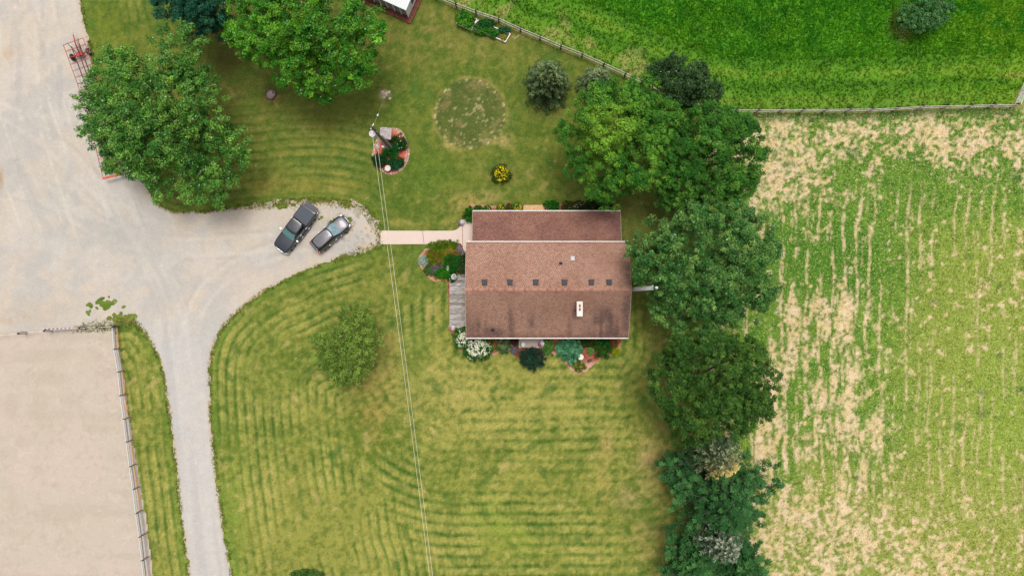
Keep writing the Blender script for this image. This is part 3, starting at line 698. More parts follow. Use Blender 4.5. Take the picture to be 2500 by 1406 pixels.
for a in (-1, 1):
    for b in (-1, 1): hd.box((cx+a*.11, cy-.5+b*.16, 5.38), (.02, .02, .07))
hd.build('flue_hood', plain('pale_metal', (.75, .76, .76), .4, metal=.3), ch)
# box vents, pale vent, pipes with flashing
slopeN = math.atan2(RZ-EZ, HYN-HYR); 
def on_roof(px, py):
    z = 4.3
    for _ in range(4):
        p = W(px, py, z); z = EZ+(RZ-EZ)*((HYN-p.y)/(HYN-HYR) if p.y > HYR else (p.y-HYS)/(HYR-HYS))
    return Vector((p.x, p.y, z))
def vent(px, py, mat, s=1.0, name='roof_vent'):
    p = on_roof(px, py); M = Matrix.Rotation(-slopeN, 3, 'X')
    s *= 1.15; v = MB(); v.box((0, 0, .035), (.5*s, .5*s, .02), M=M)
    v.loft([[Vector((sx*.2*s*k, sy*.22*s*k-.01, 0)) for sx, sy in ((-1, -1), (1, -1), (1, 1), (-1, 1))] for k in (1,)]+[[Vector((sx*.2*s, sy*.22*s, .16+.0*sy)) for sx, sy in ((-1, -1), (1, -1), (1, 1), (-1, 1))]])
    v.box((0, .02, .18), (.46*s, .5*s, .035), M=M); v.box((0, .25*s, .12), (.56*s, .1*s, .05), M=M)
    return v.mesh(name, mat), p
vm, _ = vent(1183, 690, M_vent)
for x in (1183, 1245, 1308, 1378, 1443.5, 1487): link('roof_vent', vm, house, on_roof(x, 690))
vm2, p2 = vent(1398, 632, plain('pale_vent', A(205,200,200), .5), .8); o = link('roof_vent', vm2, house, p2); o['label'] = 'pale grey square vent'
for px, py, dk in ((1369, 643, 1), (1203, 806, 0)):
    p = on_roof(px, py); v = MB(); M = Matrix.Rotation(-slopeN if dk else slopeN, 3, 'X')
    v.box((0, 0, .03), (.38, .34, .02), M=M); v.cyl((0, 0, 0), (0, 0, .4), .06, .055, 12, caps=False); v.cyl((0, 0, .03), (0, 0, .12), .12, .07, 12, caps=False); v.cyl((0, 0, .3), (0, 0, .31), .052)
    v.build('vent_pipe', M_vent, house, loc=p)

# deck at the west end, each plank its own
deck = empty('wooden_deck', W(1117, 737, .5)*1.0); tag(deck, 'weathered grey plank deck at the west gable end of the house', 'deck')
dx0, dx1 = W(1097.5, 0, .5).x, HX0+.42; dy0, dy1 = W(0, 803, .5).y, W(0, 670.5, .5).y
pm = []
for i, c in enumerate(((205,196,190), (190,180,174), (214,206,200), (170,160,152))):
    m, nt, b = nmat('grey_plank'); g = nt.nodes.new('ShaderNodeNewGeometry'); mp = nt.nodes.new('ShaderNodeMapping'); mp.inputs['Scale'].default_value = (1.6, 22, 1)
    n_ = nt.nodes.new('ShaderNodeTexNoise'); n_.inputs['Scale'].default_value = 1.2; n_.inputs['Detail'].default_value = 5
    r_ = nt.nodes.new('ShaderNodeValToRGB'); e = r_.color_ramp.elements; e[0].position = .38; e[1].position = .56
    e[0].color = (*(A(*c)*.28), 1); e[1].color = (*A(*c), 1)
    nt.links.new(g.outputs['Position'], mp.inputs[0]); nt.links.new(mp.outputs[0], n_.inputs['Vector']); nt.links.new(n_.outputs[0], r_.inputs[0]); nt.links.new(r_.outputs[0], b.inputs['Base Color'])
    b.inputs['Roughness'].default_value = .9
    pm.append(MB().box((0, 0, 0), (dx1-dx0, .128, .04)).mesh('plank', m))
np_ = int((dy1-dy0)/.142)
for i in range(np_):
    y = dy0+.07+i*(dy1-dy0-.14)/(np_-1)
    o = link('plank', pm[random.Random(i).choice((0, 0, 1, 1, 2, 3))], deck, (0, 0, 0)); o.location = Vector(((dx0+dx1)/2+random.Random(i*3).uniform(-.012, .012), y, .48))-deck.location
fr = MB(); 
for x in (dx0-.02, dx1+.02): fr.box(Vector((x, (dy0+dy1)/2, .32))-deck.location, (.038, dy1-dy0, .3))
for y in (dy0-.02, dy1+.02): fr.box(Vector(((dx0+dx1)/2, y, .32))-deck.location, (dx1-dx0+.06, .038, .3))
for x in (dx0+.1, dx1-.1):
    for y in (dy0+.1, 0-3, dy1-.1): fr.box(Vector((x, y, .2))-deck.location, (.1, .1, .4))
fr.build('deck_frame', plain('deck_frame', A(150,130,115), .9), deck)
# front stoop
st = W(1297, 838, .35); sx0, sx1 = W(1266.5, 0, .35).x, W(1326.5, 0, .35).x
sb = MB().box(((sx0+sx1)/2-st.x, (W(0, 849, .35).y+wy0)/2-st.y, -.175), (sx1-sx0, wy0-W(0, 849, .35).y, .35))
me = sb.mesh('front_stoop', M_concrete, bevel=.02); ca = me.color_attributes.new('Col', 'FLOAT_COLOR', 'POINT')
for d_ in ca.data: d_.color = (*A(188,172,160), 1)
tag(link('front_stoop', me, loc=st), 'pale concrete stoop under the south eave between the flower beds', 'stoop')
# tan boards behind the house
bd = empty('board_step', W(1303, 508, .1)); tag(bd, 'tan wooden boards laid in the bed behind the rear eave', 'boardwalk')
bm_ = MB().box((0, 0, 0), (.105, 1.1, .04), rz=-.45).mesh('board', M_oak)
for i in range(21): link('board', bm_, bd, (-1.26+i*.126, -.15, 0))

# ladder mast at the east gable
def along(px, py, bx_, by_, h): return None
mast = empty('ladder_mast', (HX1+.22, W(0, 708, 4).y, 0)); tag(mast, 'grey metal ladder mast rising beside the east gable into the tree', 'mast')
mh = 12.4; sd = MB(); ly = Vector((0, 1, 0))
tipx, tipy = .55, .25
for s in (-.2, .2): sd.beam((0, s, 0), (tipx, s+tipy, mh), .07, .05)
sd.build('side_rail', M_steel, mast)
rm = MB().cyl((0, -.2, 0), (0, .2, 0), .03, n=6).mesh('rung', M_steel)
for i in range(36):
    t = (i+.5)/36; link('rung', rm, mast, (tipx*t, tipy*t, mh*t))
tp = MB().cyl((tipx, tipy, mh-.3), (tipx+.1, tipy, mh+1.6), .05).build('mast_tube', M_steel, mast)
MB().box((tipx+.1, tipy, mh+1.0), (.16, .22, .3)).build('bracket', M_white, mast)

# ------------------------------------------------------------------ white roofed garden building at the top edge
shc = W(997, 42, .3); th = math.atan2(-(41.6-0), (997-903.7))   # direction of the lower wall, pointing to the corner
u = Vector((math.cos(th), math.sin(th), 0)); v = Vector((-u.y, u.x, 0))       # v points up-right, into the building
shed = empty('garden_building', (shc.x, shc.y, 0)); tag(shed, 'small white metal roofed building on a red brown deck at the top edge', 'building')
def SP(a, b, z): return -u*a+v*b+Vector((0, 0, z))
LU, LV, SH = 7.0, 6.0, 2.35
M_reddeck = plain('red_brown_deck', A(132,72,56), .85, grain=.2, gs=4)
dm = MB().box((0, 0, 0), (LU+1.0, .135, .05)).mesh('deck_board', M_reddeck)
R = Matrix.Rotation(th, 4, 'Z')
for i in range(48):
    o = link('deck_board', dm, shed); o.location = SP(LU/2-.05, -.5+i*.148, .2); o.rotation_euler = (0, 0, th)
MB().box(SP(LU/2-.05, 3, .09), (LU+.9, LV+1.1, .16), rz=th).build('deck_frame', M_reddeck, shed)
M_panel = plain('grey_screen_panel', A(150,152,156), .5, grain=.1)
pan = MB().box((0, 0, 0), (.78, .03, SH-.3)).mesh('screen_panel', M_panel); mul = MB().box((0, 0, 0), (.07, .09, SH-.2)).mesh('mullion', M_white)
for i in range(9):
    o = link('screen_panel', pan, shed); o.location = SP(.42+i*.84, .06, .3+(SH-.3)/2); o.rotation_euler = (0, 0, th)
    o = link('mullion', mul, shed); o.location = SP(i*.84, .0, .3+(SH-.3)/2); o.rotation_euler = (0, 0, th)
M_wp = plain('white_panel', (.62, .62, .64), .6, grain=.05)
pan2 = MB().box((0, 0, 0), (.03, .93, SH-.3)).mesh('side_panel', M_wp); win = MB().box((0, 0, 0), (.04, .5, 1.0)).mesh('window', M_glass)
for i in range(6):
    o = link('side_panel', pan2, shed); o.location = SP(-.0, .5+i*.98, .3+(SH-.3)/2); o.rotation_euler = (0, 0, th)
    if i > 0:
        w_ = link('window', win, shed); w_.location = SP(-.02, .5+i*.98, 1.5); w_.rotation_euler = (0, 0, th)
MB().box(SP(LU/2, LV/2+.06, 1.2), (LU-.2, LV-.2, SH-.2), rz=th).build('inner_wall', M_wp, shed)
M_tin = plain('white_metal_roof', (.50, .51, .53), .45, grain=.04)
rs = MB(); 
q = [SP(-.12, -.1, SH+.1), SP(LU+.1, -.1, SH+.1), SP(LU+.1, LV+.1, SH+.55), SP(-.12, LV+.1, SH+.55)]
rs.add(q+[p-Vector((0, 0, .1)) for p in q], [(0, 1, 2, 3), (7, 6, 5, 4), (0, 4, 5, 1), (1, 5, 6, 2), (2, 6, 7, 3), (3, 7, 4, 0)])
rf2 = rs.build('metal_roof', M_tin, shed)
rbm = MB().beam((0, 0, 0), v*(LV+.16)+Vector((0, 0, .45)), .035, .035).mesh('roof_rib', M_tin)
for i in range(26): link('roof_rib', rbm, rf2, SP(-.08+i*.28, -.08, SH+.118))

# ------------------------------------------------------------------ fences
def fence(name, label, line, heights, post_mat, rail_mat, post_h, post_d, extra=None, parentloc=None, rail_d=(.045, .055), z_c=.7, square=True, rails_offset=.0):
    """line: photo pixels of the post feet; every post and every rail of every bay is its own part"""
    pts = [W(*p) for p in line]; root = empty(name, pts[len(pts)//2]); tag(root, label, 'fence')
    base = root.location
    pmesh = (MB().box((0, 0, post_h/2), (post_d, post_d, post_h)) if square else MB().cyl((0, 0, 0), (0, 0, post_h), post_d/2, n=8)).mesh('post', post_mat)
    rmesh = [MB().box((0, 0, 0), (1, rail_d[0], rail_d[1])).mesh('rail', m) for m in (rail_mat if isinstance(rail_mat, (list, tuple)) else [rail_mat])]
    rr = random.Random(len(line)*7)
    for i, p in enumerate(pts):
        o = link('post', pmesh, root, p-base); o.rotation_euler = (rr.uniform(-.03, .03), rr.uniform(-.03, .03), math.atan2(*(pts[min(i+1, len(pts)-1)]-pts[max(i-1, 0)]).yx))
        if i+1 < len(pts):
            q = pts[i+1]; d = q-p; a = math.atan2(d.y, d.x); nrm = Vector((math.sin(a), -math.cos(a), 0))
            for j, h in enumerate(heights):
                o = link('rail', rmesh[j % len(rmesh)] if extra is None else rmesh[extra(i, j)], root)
                o.location = (p+q)/2-base+Vector((0, 0, h+rr.uniform(-.02, .02)))+nrm*(post_d/2+rail_d[0]/2+.004)*(1 if (i % 2 == 0) else 1)
                o.scale = (d.length-.01, 1, 1); o.rotation_euler = (0, rr.uniform(-.006, .006), a)
    return root
M_rail2 = plain('grey_rail', A(120,106,92), .9, grain=.25, gs=4); M_rail3 = plain('bleached_rail', A(222,210,198), .9, grain=.15, gs=4)
fence('rail_fence', 'weathered plank rail fence running diagonally from the top edge toward the dark round tree', UFENCE, (.35, .7, 1.05, 1.35), M_oldpost, [M_rail2, M_weather, M_rail2, M_rail3], 1.5, .17)
fence('rail_fence', 'straight weathered four rail fence between the pasture and the hayfield', RFENCE, (.35, .7, 1.05, 1.35), M_oldpost, [M_rail2, M_weather, M_rail2, M_rail3], 1.5, .2)
# metal gate
g0, g1 = W(2472, 262), W(2500, 196)+Vector((.9, 2.1, 0)); gate = empty('pasture_gate', g0); tag(gate, 'silver tubular metal gate hung at the right end of the straight rail fence', 'gate')
d = g1-g0
bar = []
for k in range(6): MB().cyl(Vector((0, 0, .25+k*.21)), d+Vector((0, 0, .25+k*.21)), .026, n=8).build('gate_bar', M_steel, gate)
for t in (0.01, .33, .66, .99): MB().cyl(d*t+Vector((0, 0, .2)), d*t+Vector((0, 0, 1.34)), .03, n=8).build('upright', M_steel, gate)

# arena fence: pipe rails with dark clamps
AF = [(293,795)]+[tuple(Vector(((W(x, y, .75).x)/S+1250, 703-W(x, y, .75).y/S))) for x, y in ((288,851),(297.6,906),(303,963),(311,1020),(317.6,1075.5),(325.6,1134.7),(333.7,1190),(340.8,1248),(349,1305),(355.5,1362),(362,1420))]
M_pipe = plain('white_pipe_rail', A(214,212,212), .5, grain=.08); M_orange = plain('orange_board', A(236,178,112), .7, grain=.1); M_pgrey = plain('grey_pipe_rail', A(160,156,156), .6, grain=.15)
af = fence('arena_fence', 'white and orange rail fence with dark clamps along the east side of the sand arena', AF, (.5, .95, 1.4), M_pipe, [M_pipe, M_orange, M_pgrey], 1.45, .07,
           extra=lambda i, j: {0: [1, 2, 0], 1: [2, 0, 0], 2: [1, 2, 0], 3: [1, 0, 0], 4: [0, 2, 0], 5: [1, 0, 0], 6: [1, 2, 0], 7: [1, 0, 0]}.get(i, [0, 2, 0])[j], rail_d=(.09, .1), square=False)
clm = MB().cyl((-.14, 0, 0), (.14, 0, 0), .065, n=10).mesh('rail_clamp', M_black)
for p in AF[1:]:
    for h in (.5, .95, 1.4):
        o = link('rail_clamp', clm, af); o.location = W(*p)-af.location+Vector((-.02, 0, h)); o.rotation_euler = (0, 0, .25)
# arena north fence: one pale rail, dark leaning posts, striped pole
NF = [W(x, y, 0) for x, y in ((-40,823),(66,812),(128,806),(212,799),(254,797),(292,796))]
nf = empty('arena_fence', NF[2]); tag(nf, 'low pale rope fence on dark posts along the north side of the sand arena', 'fence')
pmn = MB().box((0, 0, .75), (.14, .22, 1.5)).mesh('post', plain('grey_brown_post', A(92,80,76), .9))
for p in NF[1:]: link('post', pmn, nf, p-nf.location)
for a, b in zip(NF[:-1], NF[1:]):
    MB().beam(a-nf.location+Vector((0, 0, 1.3)), b-nf.location+Vector((0, 0, 1.3)), .05, .05).build('rail', M_pipe, nf)
m, nt, b = nmat('striped_pole'); g = nt.nodes.new('ShaderNodeNewGeometry'); sx = nt.nodes.new('ShaderNodeSeparateXYZ'); mt = nt.nodes.new('ShaderNodeMath'); mt.operation = 'MULTIPLY'; mt.inputs[1].default_value = 2.2
fr_ = nt.nodes.new('ShaderNodeMath'); fr_.operation = 'FRACT'; rp = nt.nodes.new('ShaderNodeValToRGB'); rp.color_ramp.interpolation = 'CONSTANT'
rp.color_ramp.elements[0].color = (*A(150,60,62), 1); rp.color_ramp.elements[1].position = .5; rp.color_ramp.elements[1].color = (*A(225,222,226), 1)
nt.links.new(g.outputs['Position'], sx.inputs[0]); nt.links.new(sx.outputs[0], mt.inputs[0]); nt.links.new(mt.outputs[0], fr_.inputs[0]); nt.links.new(fr_.outputs[0], rp.inputs[0]); nt.links.new(rp.outputs[0], b.inputs['Base Color'])
pa, pb = W(104, 804, 1.0), W(178, 801, 1.0); po = MB().cyl((0, 0, 0), pb-pa, .055, n=10).build('jump_pole', m, loc=pa)
tag(po, 'red and white striped jump pole resting along the north arena fence', 'jump pole')
po = MB().cyl((0, 0, 0), W(176, 803.4, .5)-W(108, 806, .5), .06, n=10).build('jump_pole', plain('lilac_pole', A(176,170,210), .6), loc=W(108, 806, .5))
tag(po, 'pale lilac pole lying just below the striped pole at the arena', 'jump pole')
# ------------------------------------------------------------------ trees and plants
def leaves(P, Nn, size, rng, aspect=.6, D=None):
    """one four-cornered leaf per point, folded a little"""
    n = len(P); R = rng.normal(size=(n, 3)) if D is None else D
    t = R - Nn*np.sum(R*Nn, 1)[:, None]; t /= (np.linalg.norm(t, axis=1)+1e-9)[:, None]; b = np.cross(Nn, t)
    L = size[:, None]; Wd = L*aspect
    V = np.stack([P-t*L*.5, P+b*Wd*.5+Nn*L*.06, P+t*L*.5, P-b*Wd*.5+Nn*L*.06], 1).reshape(-1, 3)
    return V, np.arange(4*n).reshape(-1, 4)
def unit(v): return v/(np.linalg.norm(v, axis=-1, keepdims=True)+1e-9)
def crown_pts(rng, lobes, ncl, nlf, cr, spray=0., jit=.09, bump=0., zmin=-.3, fill=.3, droop=.2, gap=.0):
    """clump centres over the lobes' surfaces and the leaves round each; returns points, normals, per-leaf clump tone"""
    Ls = np.array(lobes, float); w = Ls[:, 3]*Ls[:, 4]; w /= w.sum()
    li = rng.choice(len(Ls), ncl, p=w); L = Ls[li]
    d = unit(rng.normal(size=(ncl, 3))); d[:, 2] = np.where(d[:, 2] < zmin, -d[:, 2]*rng.random(ncl), d[:, 2]); d = unit(d)
    rad = 1+rng.normal(0, jit, ncl) - .0
    inner = rng.random(ncl) < fill; rad = np.where(inner, rng.uniform(.25, .82, ncl), rad)
    C = L[:, :3]+d*L[:, 3:6]*rad[:, None]
    if bump:      # boughs: bumps over each lobe, and the clumps sit on the bumps
        nb_ = int(10+4.2*sum(l[3]*l[4] for l in Ls)/(bump*bump)); bi = rng.choice(len(Ls), nb_, p=w); B = Ls[bi]
        bd = unit(rng.normal(size=(nb_, 3))); bd[:, 2] = np.where(bd[:, 2] < -.1, -bd[:, 2], bd[:, 2]); bd = unit(bd)
        BC = B[:, :3]+bd*(B[:, 3:6]-bump*.3)*rng.uniform(.88, 1.06, (nb_, 1)); bk = np.ones(nb_, bool)
        for j, l in enumerate(Ls): bk &= ~((np.linalg.norm((BC-l[:3])/l[3:6], axis=1) < .72) & (bi != j))
        bi = bi[bk]; bd = bd[bk]; BC = BC[bk]; nb_ = len(bi); br_ = bump*rng.uniform(.65, 1.25, nb_); btone = rng.normal(1, .09, nb_); byel = rng.random(nb_)
        pick = rng.choice(nb_, ncl); e = unit(rng.normal(size=(ncl, 3))+bd[pick]*.9+np.array([0, 0, .35]))
        on = ~inner; C = np.where(on[:, None], BC[pick]+e*br_[pick][:, None]*np.array([1, 1, .85]), C); d = np.where(on[:, None], unit(e+bd[pick]*.5), d); li = np.where(on, bi[pick], li)
    keep = np.ones(ncl, bool)
    for j, l in enumerate(Ls):
        q = np.linalg.norm((C-l[:3])/l[3:6], axis=1); keep &= ~((q < (.55 if bump else .78)) & (li != j) & ((rng.random(ncl) < .85) if bump else True))
    if gap: keep &= ~((vn(C[:, 0], C[:, 1], 1.6, int(rng.integers(99))) < gap) & ~inner)
    keep0 = keep; C = C[keep]; d = d[keep]; inner = inner[keep]; m = len(C)
    r = cr*rng.uniform(.6, 1.35, m); tone = rng.normal(1, .14, m)
    yel = rng.random(m)
    if bump: tone = tone*btone[pick[keep0]]; yel = .55*yel+.45*byel[pick[keep0]]
    ci = np.repeat(np.arange(m), nlf)
    v = unit(rng.normal(size=(len(ci), 3))); s = rng.random(len(ci))**.5
    off = v*s[:, None]; off[:, 2] *= .62
    dh = d[ci].copy(); dh[:, 2] = dh[:, 2]*.6-droop*.3; dh = unit(dh)
    P = C[ci]+off*r[ci][:, None]+dh*(rng.uniform(-.6, 1, len(ci))**1*spray*(1-.55*s))[:, None]
    N = unit(off*1.1+np.array([0, 0, .6])+rng.normal(0, .34, (len(ci), 3)))
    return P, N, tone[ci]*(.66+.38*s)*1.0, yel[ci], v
def crown_mesh(name, rng, P, N, tone, yel, base, tip, size, aspect=.62, mat=None, sil=None, D=None, var=.16):
    V, F = leaves(P, N, size*rng.uniform(.65, 1.3, len(P)), rng, aspect, D)
    c = mix(base[None, :]*np.ones((len(P), 1)), tip[None, :], np.clip((yel-.35)*1.3, 0, 1)*rng.uniform(.5, 1, len(P)))
    if sil is not None:
        k = rng.random(len(P)) < sil[0]; c[k] = sil[1]  # random pale leaves stand in for silvery glints
    c = c*(tone*rng.uniform(1-var, 1+var, len(P)))[:, None]
    return np_mesh(name, V, F, np.repeat(c, 4, 0), mat or M_leaf)
def limbs(rng, h, r, lobes, base, n=9, thick=.28):
    b = MB(); top = Vector((0, 0, h*.55)); b.path([(0, 0, -.05), (0.05, .02, h*.15), (0.0, .08, h*.35), top], [thick*1.35, thick, thick*.85, thick*.6], 9)
    for i in range(n):
        l = lobes[i % len(lobes)]; a = rng.uniform(0, 6.28); e = Vector((l[0]-base.x+math.cos(a)*l[3]*.75, l[1]-base.y+math.sin(a)*l[4]*.75, l[2]+l[5]*rng.uniform(-.1, .55)))
        s = Vector((0, 0, h*rng.uniform(.2, .5))); m_ = s.lerp(e, .5)+Vector((rng.normal(0, .3), rng.normal(0, .3), .6))
        b.path([s, s.lerp(m_, .5)+Vector((0, 0, .15)), m_, e], [thick*.5, thick*.4, thick*.28, .04], 6)
        for k in range(2):
            a2 = a+rng.uniform(-1, 1); e2 = m_+Vector((math.cos(a2)*l[3]*.45, math.sin(a2)*l[4]*.45, rng.uniform(.2, 1.4))); b.path([m_, m_.lerp(e2, .5)+Vector((0, 0, .12)), e2], [thick*.22, thick*.14, .03], 5)
    return b
def tree(name, label, center_px, zc, lobes_px, ncl, nlf, cr, leaf, base, tip, h, seed, mat=None, bark=None, group=None, cat='tree', thick=.28, **kw):
    """lobes_px: (px, py, radius x px, radius y px, z centre, z radius)"""
    rng = np.random.default_rng(seed); lobes = []; nlf = int(nlf*.7); leaf *= 1.13
    for (px, py, rx, ry, z, rz) in lobes_px:
        c = W(px, py, z); f = S*(H-z)/H; lobes.append((c.x, c.y, z, rx*f, ry*f, rz))
    b = W(center_px[0], center_px[1], zc); base_loc = Vector((b.x, b.y, 0))
    root = empty(name, base_loc); tag(root, label, cat, group)
    sil = kw.pop('sil', None); aspect = kw.pop('aspect', .62); nl = kw.pop('nlimb', 9); patch = kw.pop('patch', None)
    P, N, tone, yel, _ = crown_pts(rng, lobes, ncl, nlf, cr, **kw)
    P = P-np.array([b.x, b.y, 0])
    k = P[:, 2] > .15; P, N, tone, yel = P[k], N[k], tone[k], yel[k]
    if patch: yel = np.clip(yel+1.6*np.exp(-(((P[:, 0]+b.x-W(patch[0], patch[1], 9).x)**2+(P[:, 1]+b.y-W(patch[0], patch[1], 9).y)**2)/patch[2]**2)), 0, 1.6)
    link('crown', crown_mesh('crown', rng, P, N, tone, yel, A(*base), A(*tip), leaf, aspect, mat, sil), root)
    limbs(rng, h, 0, [(l[0], l[1], l[2], l[3], l[4], l[5]) for l in lobes], base_loc, nl, thick).build('trunk', bark or M_bark, root, sm=50)
    return root

tree('maple_tree', 'large loose bright green tree overhanging the red bale wagons beside the gravel yard', (395,300), 7,
     [(445,150,70,68,8.5,3.0),(310,195,68,62,6.8,2.6),(390,250,110,80,9.5,2.8),(298,290,76,72,7.0,2.6),(300,330,46,44,5.6,2.0),(262,332,40,50,5.0,1.8),(248,252,36,46,5.4,2.0),(460,260,76,84,8.2,3.0),(400,335,120,70,8.2,3.0),(515,370,78,78,6.6,2.6),(340,368,70,60,6.0,2.4),(420,430,88,58,5.6,2.4),(500,440,70,50,5.2,2.2)],
     1300, 110, .46, .185, (70,132,48), (172,220,88), 11, 11, mat=M_leafgloss, spray=.6, jit=.12, bump=1.15, sil=(.03, A(170,205,150)), thick=.3)
tree('maple_tree', 'wide bright green leafy tree touching the top edge left of the white roofed building', (750,85), 7,
     [(660,60,92,84,8.5,3.0),(755,45,105,80,10.2,3.0),(855,88,74,72,8.5,3.0),(700,140,88,70,7.2,2.6),(800,145,95,78,7.6,2.8),(770,195,70,38,5.6,2.0),(880,120,50,60,6.6,2.4),(680,-30,150,70,9,3)],
     1250, 110, .44, .18, (62,136,30), (158,224,60), 11, 12, mat=M_leafgloss, spray=.5, jit=.1, bump=1.1, sil=(.03, A(160,210,150)), thick=.3)
tree('dark_tree', 'dense dark bluish green tree at the top edge between the two bright leafy trees', (480,10), 6,
     [(440,10,50,52,6.5,2.4),(510,5,62,62,8,3.0),(500,50,50,42,6.0,2.2),(540,50,40,42,5.0,2.0),(470,-50,90,50,7.5,2.6)],
     600, 100, .42, .17, (40,98,72), (62,126,86), 9, 13, spray=.1, jit=.07, bump=1.0)
tree('maple_tree', 'round mid green tree with a yellowish patch, upper left of the pair behind the house', (1508,345), 7.5,
     [(1500,300,92,82,10,3.0),(1440,330,70,68,8.0,2.8),(1570,310,80,72,9,2.8),(1470,400,78,72,7.4,2.8),(1560,390,80,70,8.0,2.8),(1500,455,52,42,5.2,2.0),(1555,240,58,44,7.2,2.4),(1500,245,40,32,6.8,2.0)],
     1250, 105, .42, .165, (64,128,42), (150,200,62), 11, 14, patch=(1475,330,1.9), spray=.1, jit=.08, fill=.28, bump=1.0)
tree('maple_tree', 'deep green clumpy tree behind the house, lower right of the yellowish round one', (1735,400), 7,
     [(1740,340,92,66,9.5,2.8),(1690,360,60,70,8.0,2.6),(1790,370,66,80,8.6,2.8),(1745,420,92,62,8.2,2.6),(1680,440,56,58,6.6,2.4),(1660,490,50,32,4.6,1.8),(1750,470,80,44,6.4,2.2)],
     1250, 100, .42, .165, (60,120,40), (136,190,72), 11, 15, spray=.1, jit=.08, fill=.28, bump=1.0)
tree('dark_tree', 'dark glossy round tree standing at the bend of the rail fences', (1665,215), 6,
     [(1655,205,68,54,7.5,2.8),(1700,235,50,50,6.0,2.4),(1660,250,52,34,5.2,2.0),(1620,195,38,32,5.8,2.0)],
     620, 90, .36, .15, (54,86,44), (90,124,66), 8, 16, mat=M_leafgloss, spray=.1, jit=.09, bump=.7, sil=(.02, A(150,175,130)))
tree('ash_tree', 'very large green tree with pale leaf tips against the east gable of the house', (1715,650), 8,
     [(1720,600,110,80,11,3.2),(1650,640,88,80,9.5,3.0),(1790,620,98,92,10,3.2),(1740,690,120,72,9.5,3.0),(1655,715,66,56,7.0,2.6),(1700,760,92,56,6.8,2.6),(1800,710,80,66,8,2.8),(1602,600,54,54,7.4,2.6),(1750,540,90,40,8.5,2.6),(1582,645,38,42,6.6,2.2)],
     1700, 100, .42, .17, (64,120,50), (162,204,100), 12, 17, mat=M_leafgloss, spray=.3, jit=.08, bump=1.05, sil=(.04, A(140,185,135)), thick=.34)
tree('oak_tree', 'big dark green domed tree in the row just above the pines', (1730,935), 7.5,
     [(1730,900,98,80,10.5,3.2),(1665,930,80,84,8.8,3.0),(1800,920,84,84,9.2,3.0),(1735,985,112,72,8.8,3.0),(1700,1040,70,44,5.6,2.4),(1790,860,60,50,8,2.6),(1660,860,50,44,7.4,2.4),(1820,980,52,60,6.6,2.4)],
     1500, 95, .38, .155, (56,98,38), (126,168,62), 11, 18, spray=.08, jit=.07, bump=.85, thick=.32)
tree('young_tree', 'small loose tree with pale twigs standing alone on the lawn inside the drive curve', (850,845), 3.2,
     [(870,790,42,36,3.6,1.3),(885,835,38,44,3.4,1.3),(820,845,44,38,3.3,1.2),(850,880,46,44,3.0,1.2),(845,915,30,20,2.2,.8),(800,880,24,26,2.4,.9)],
     620, 85, .38, .15, (116,150,58), (170,196,88), 5, 19, bark=M_palebark, spray=.5, jit=.2, fill=.3, nlimb=7, thick=.07, gap=.12)
tree('round_shrub', 'rounded bluish green shrub alone in the pasture at the top right', (2252,40), 1.6,
     [(2250,36,52,40,1.8,1.3),(2285,25,38,34,1.8,1.2),(2225,45,34,26,1.4,1.0)],
     420, 100, .28, .13, (70,128,66), (136,180,104), 2.6, 20, cat='shrub', spray=.05, jit=.06, thick=.1)

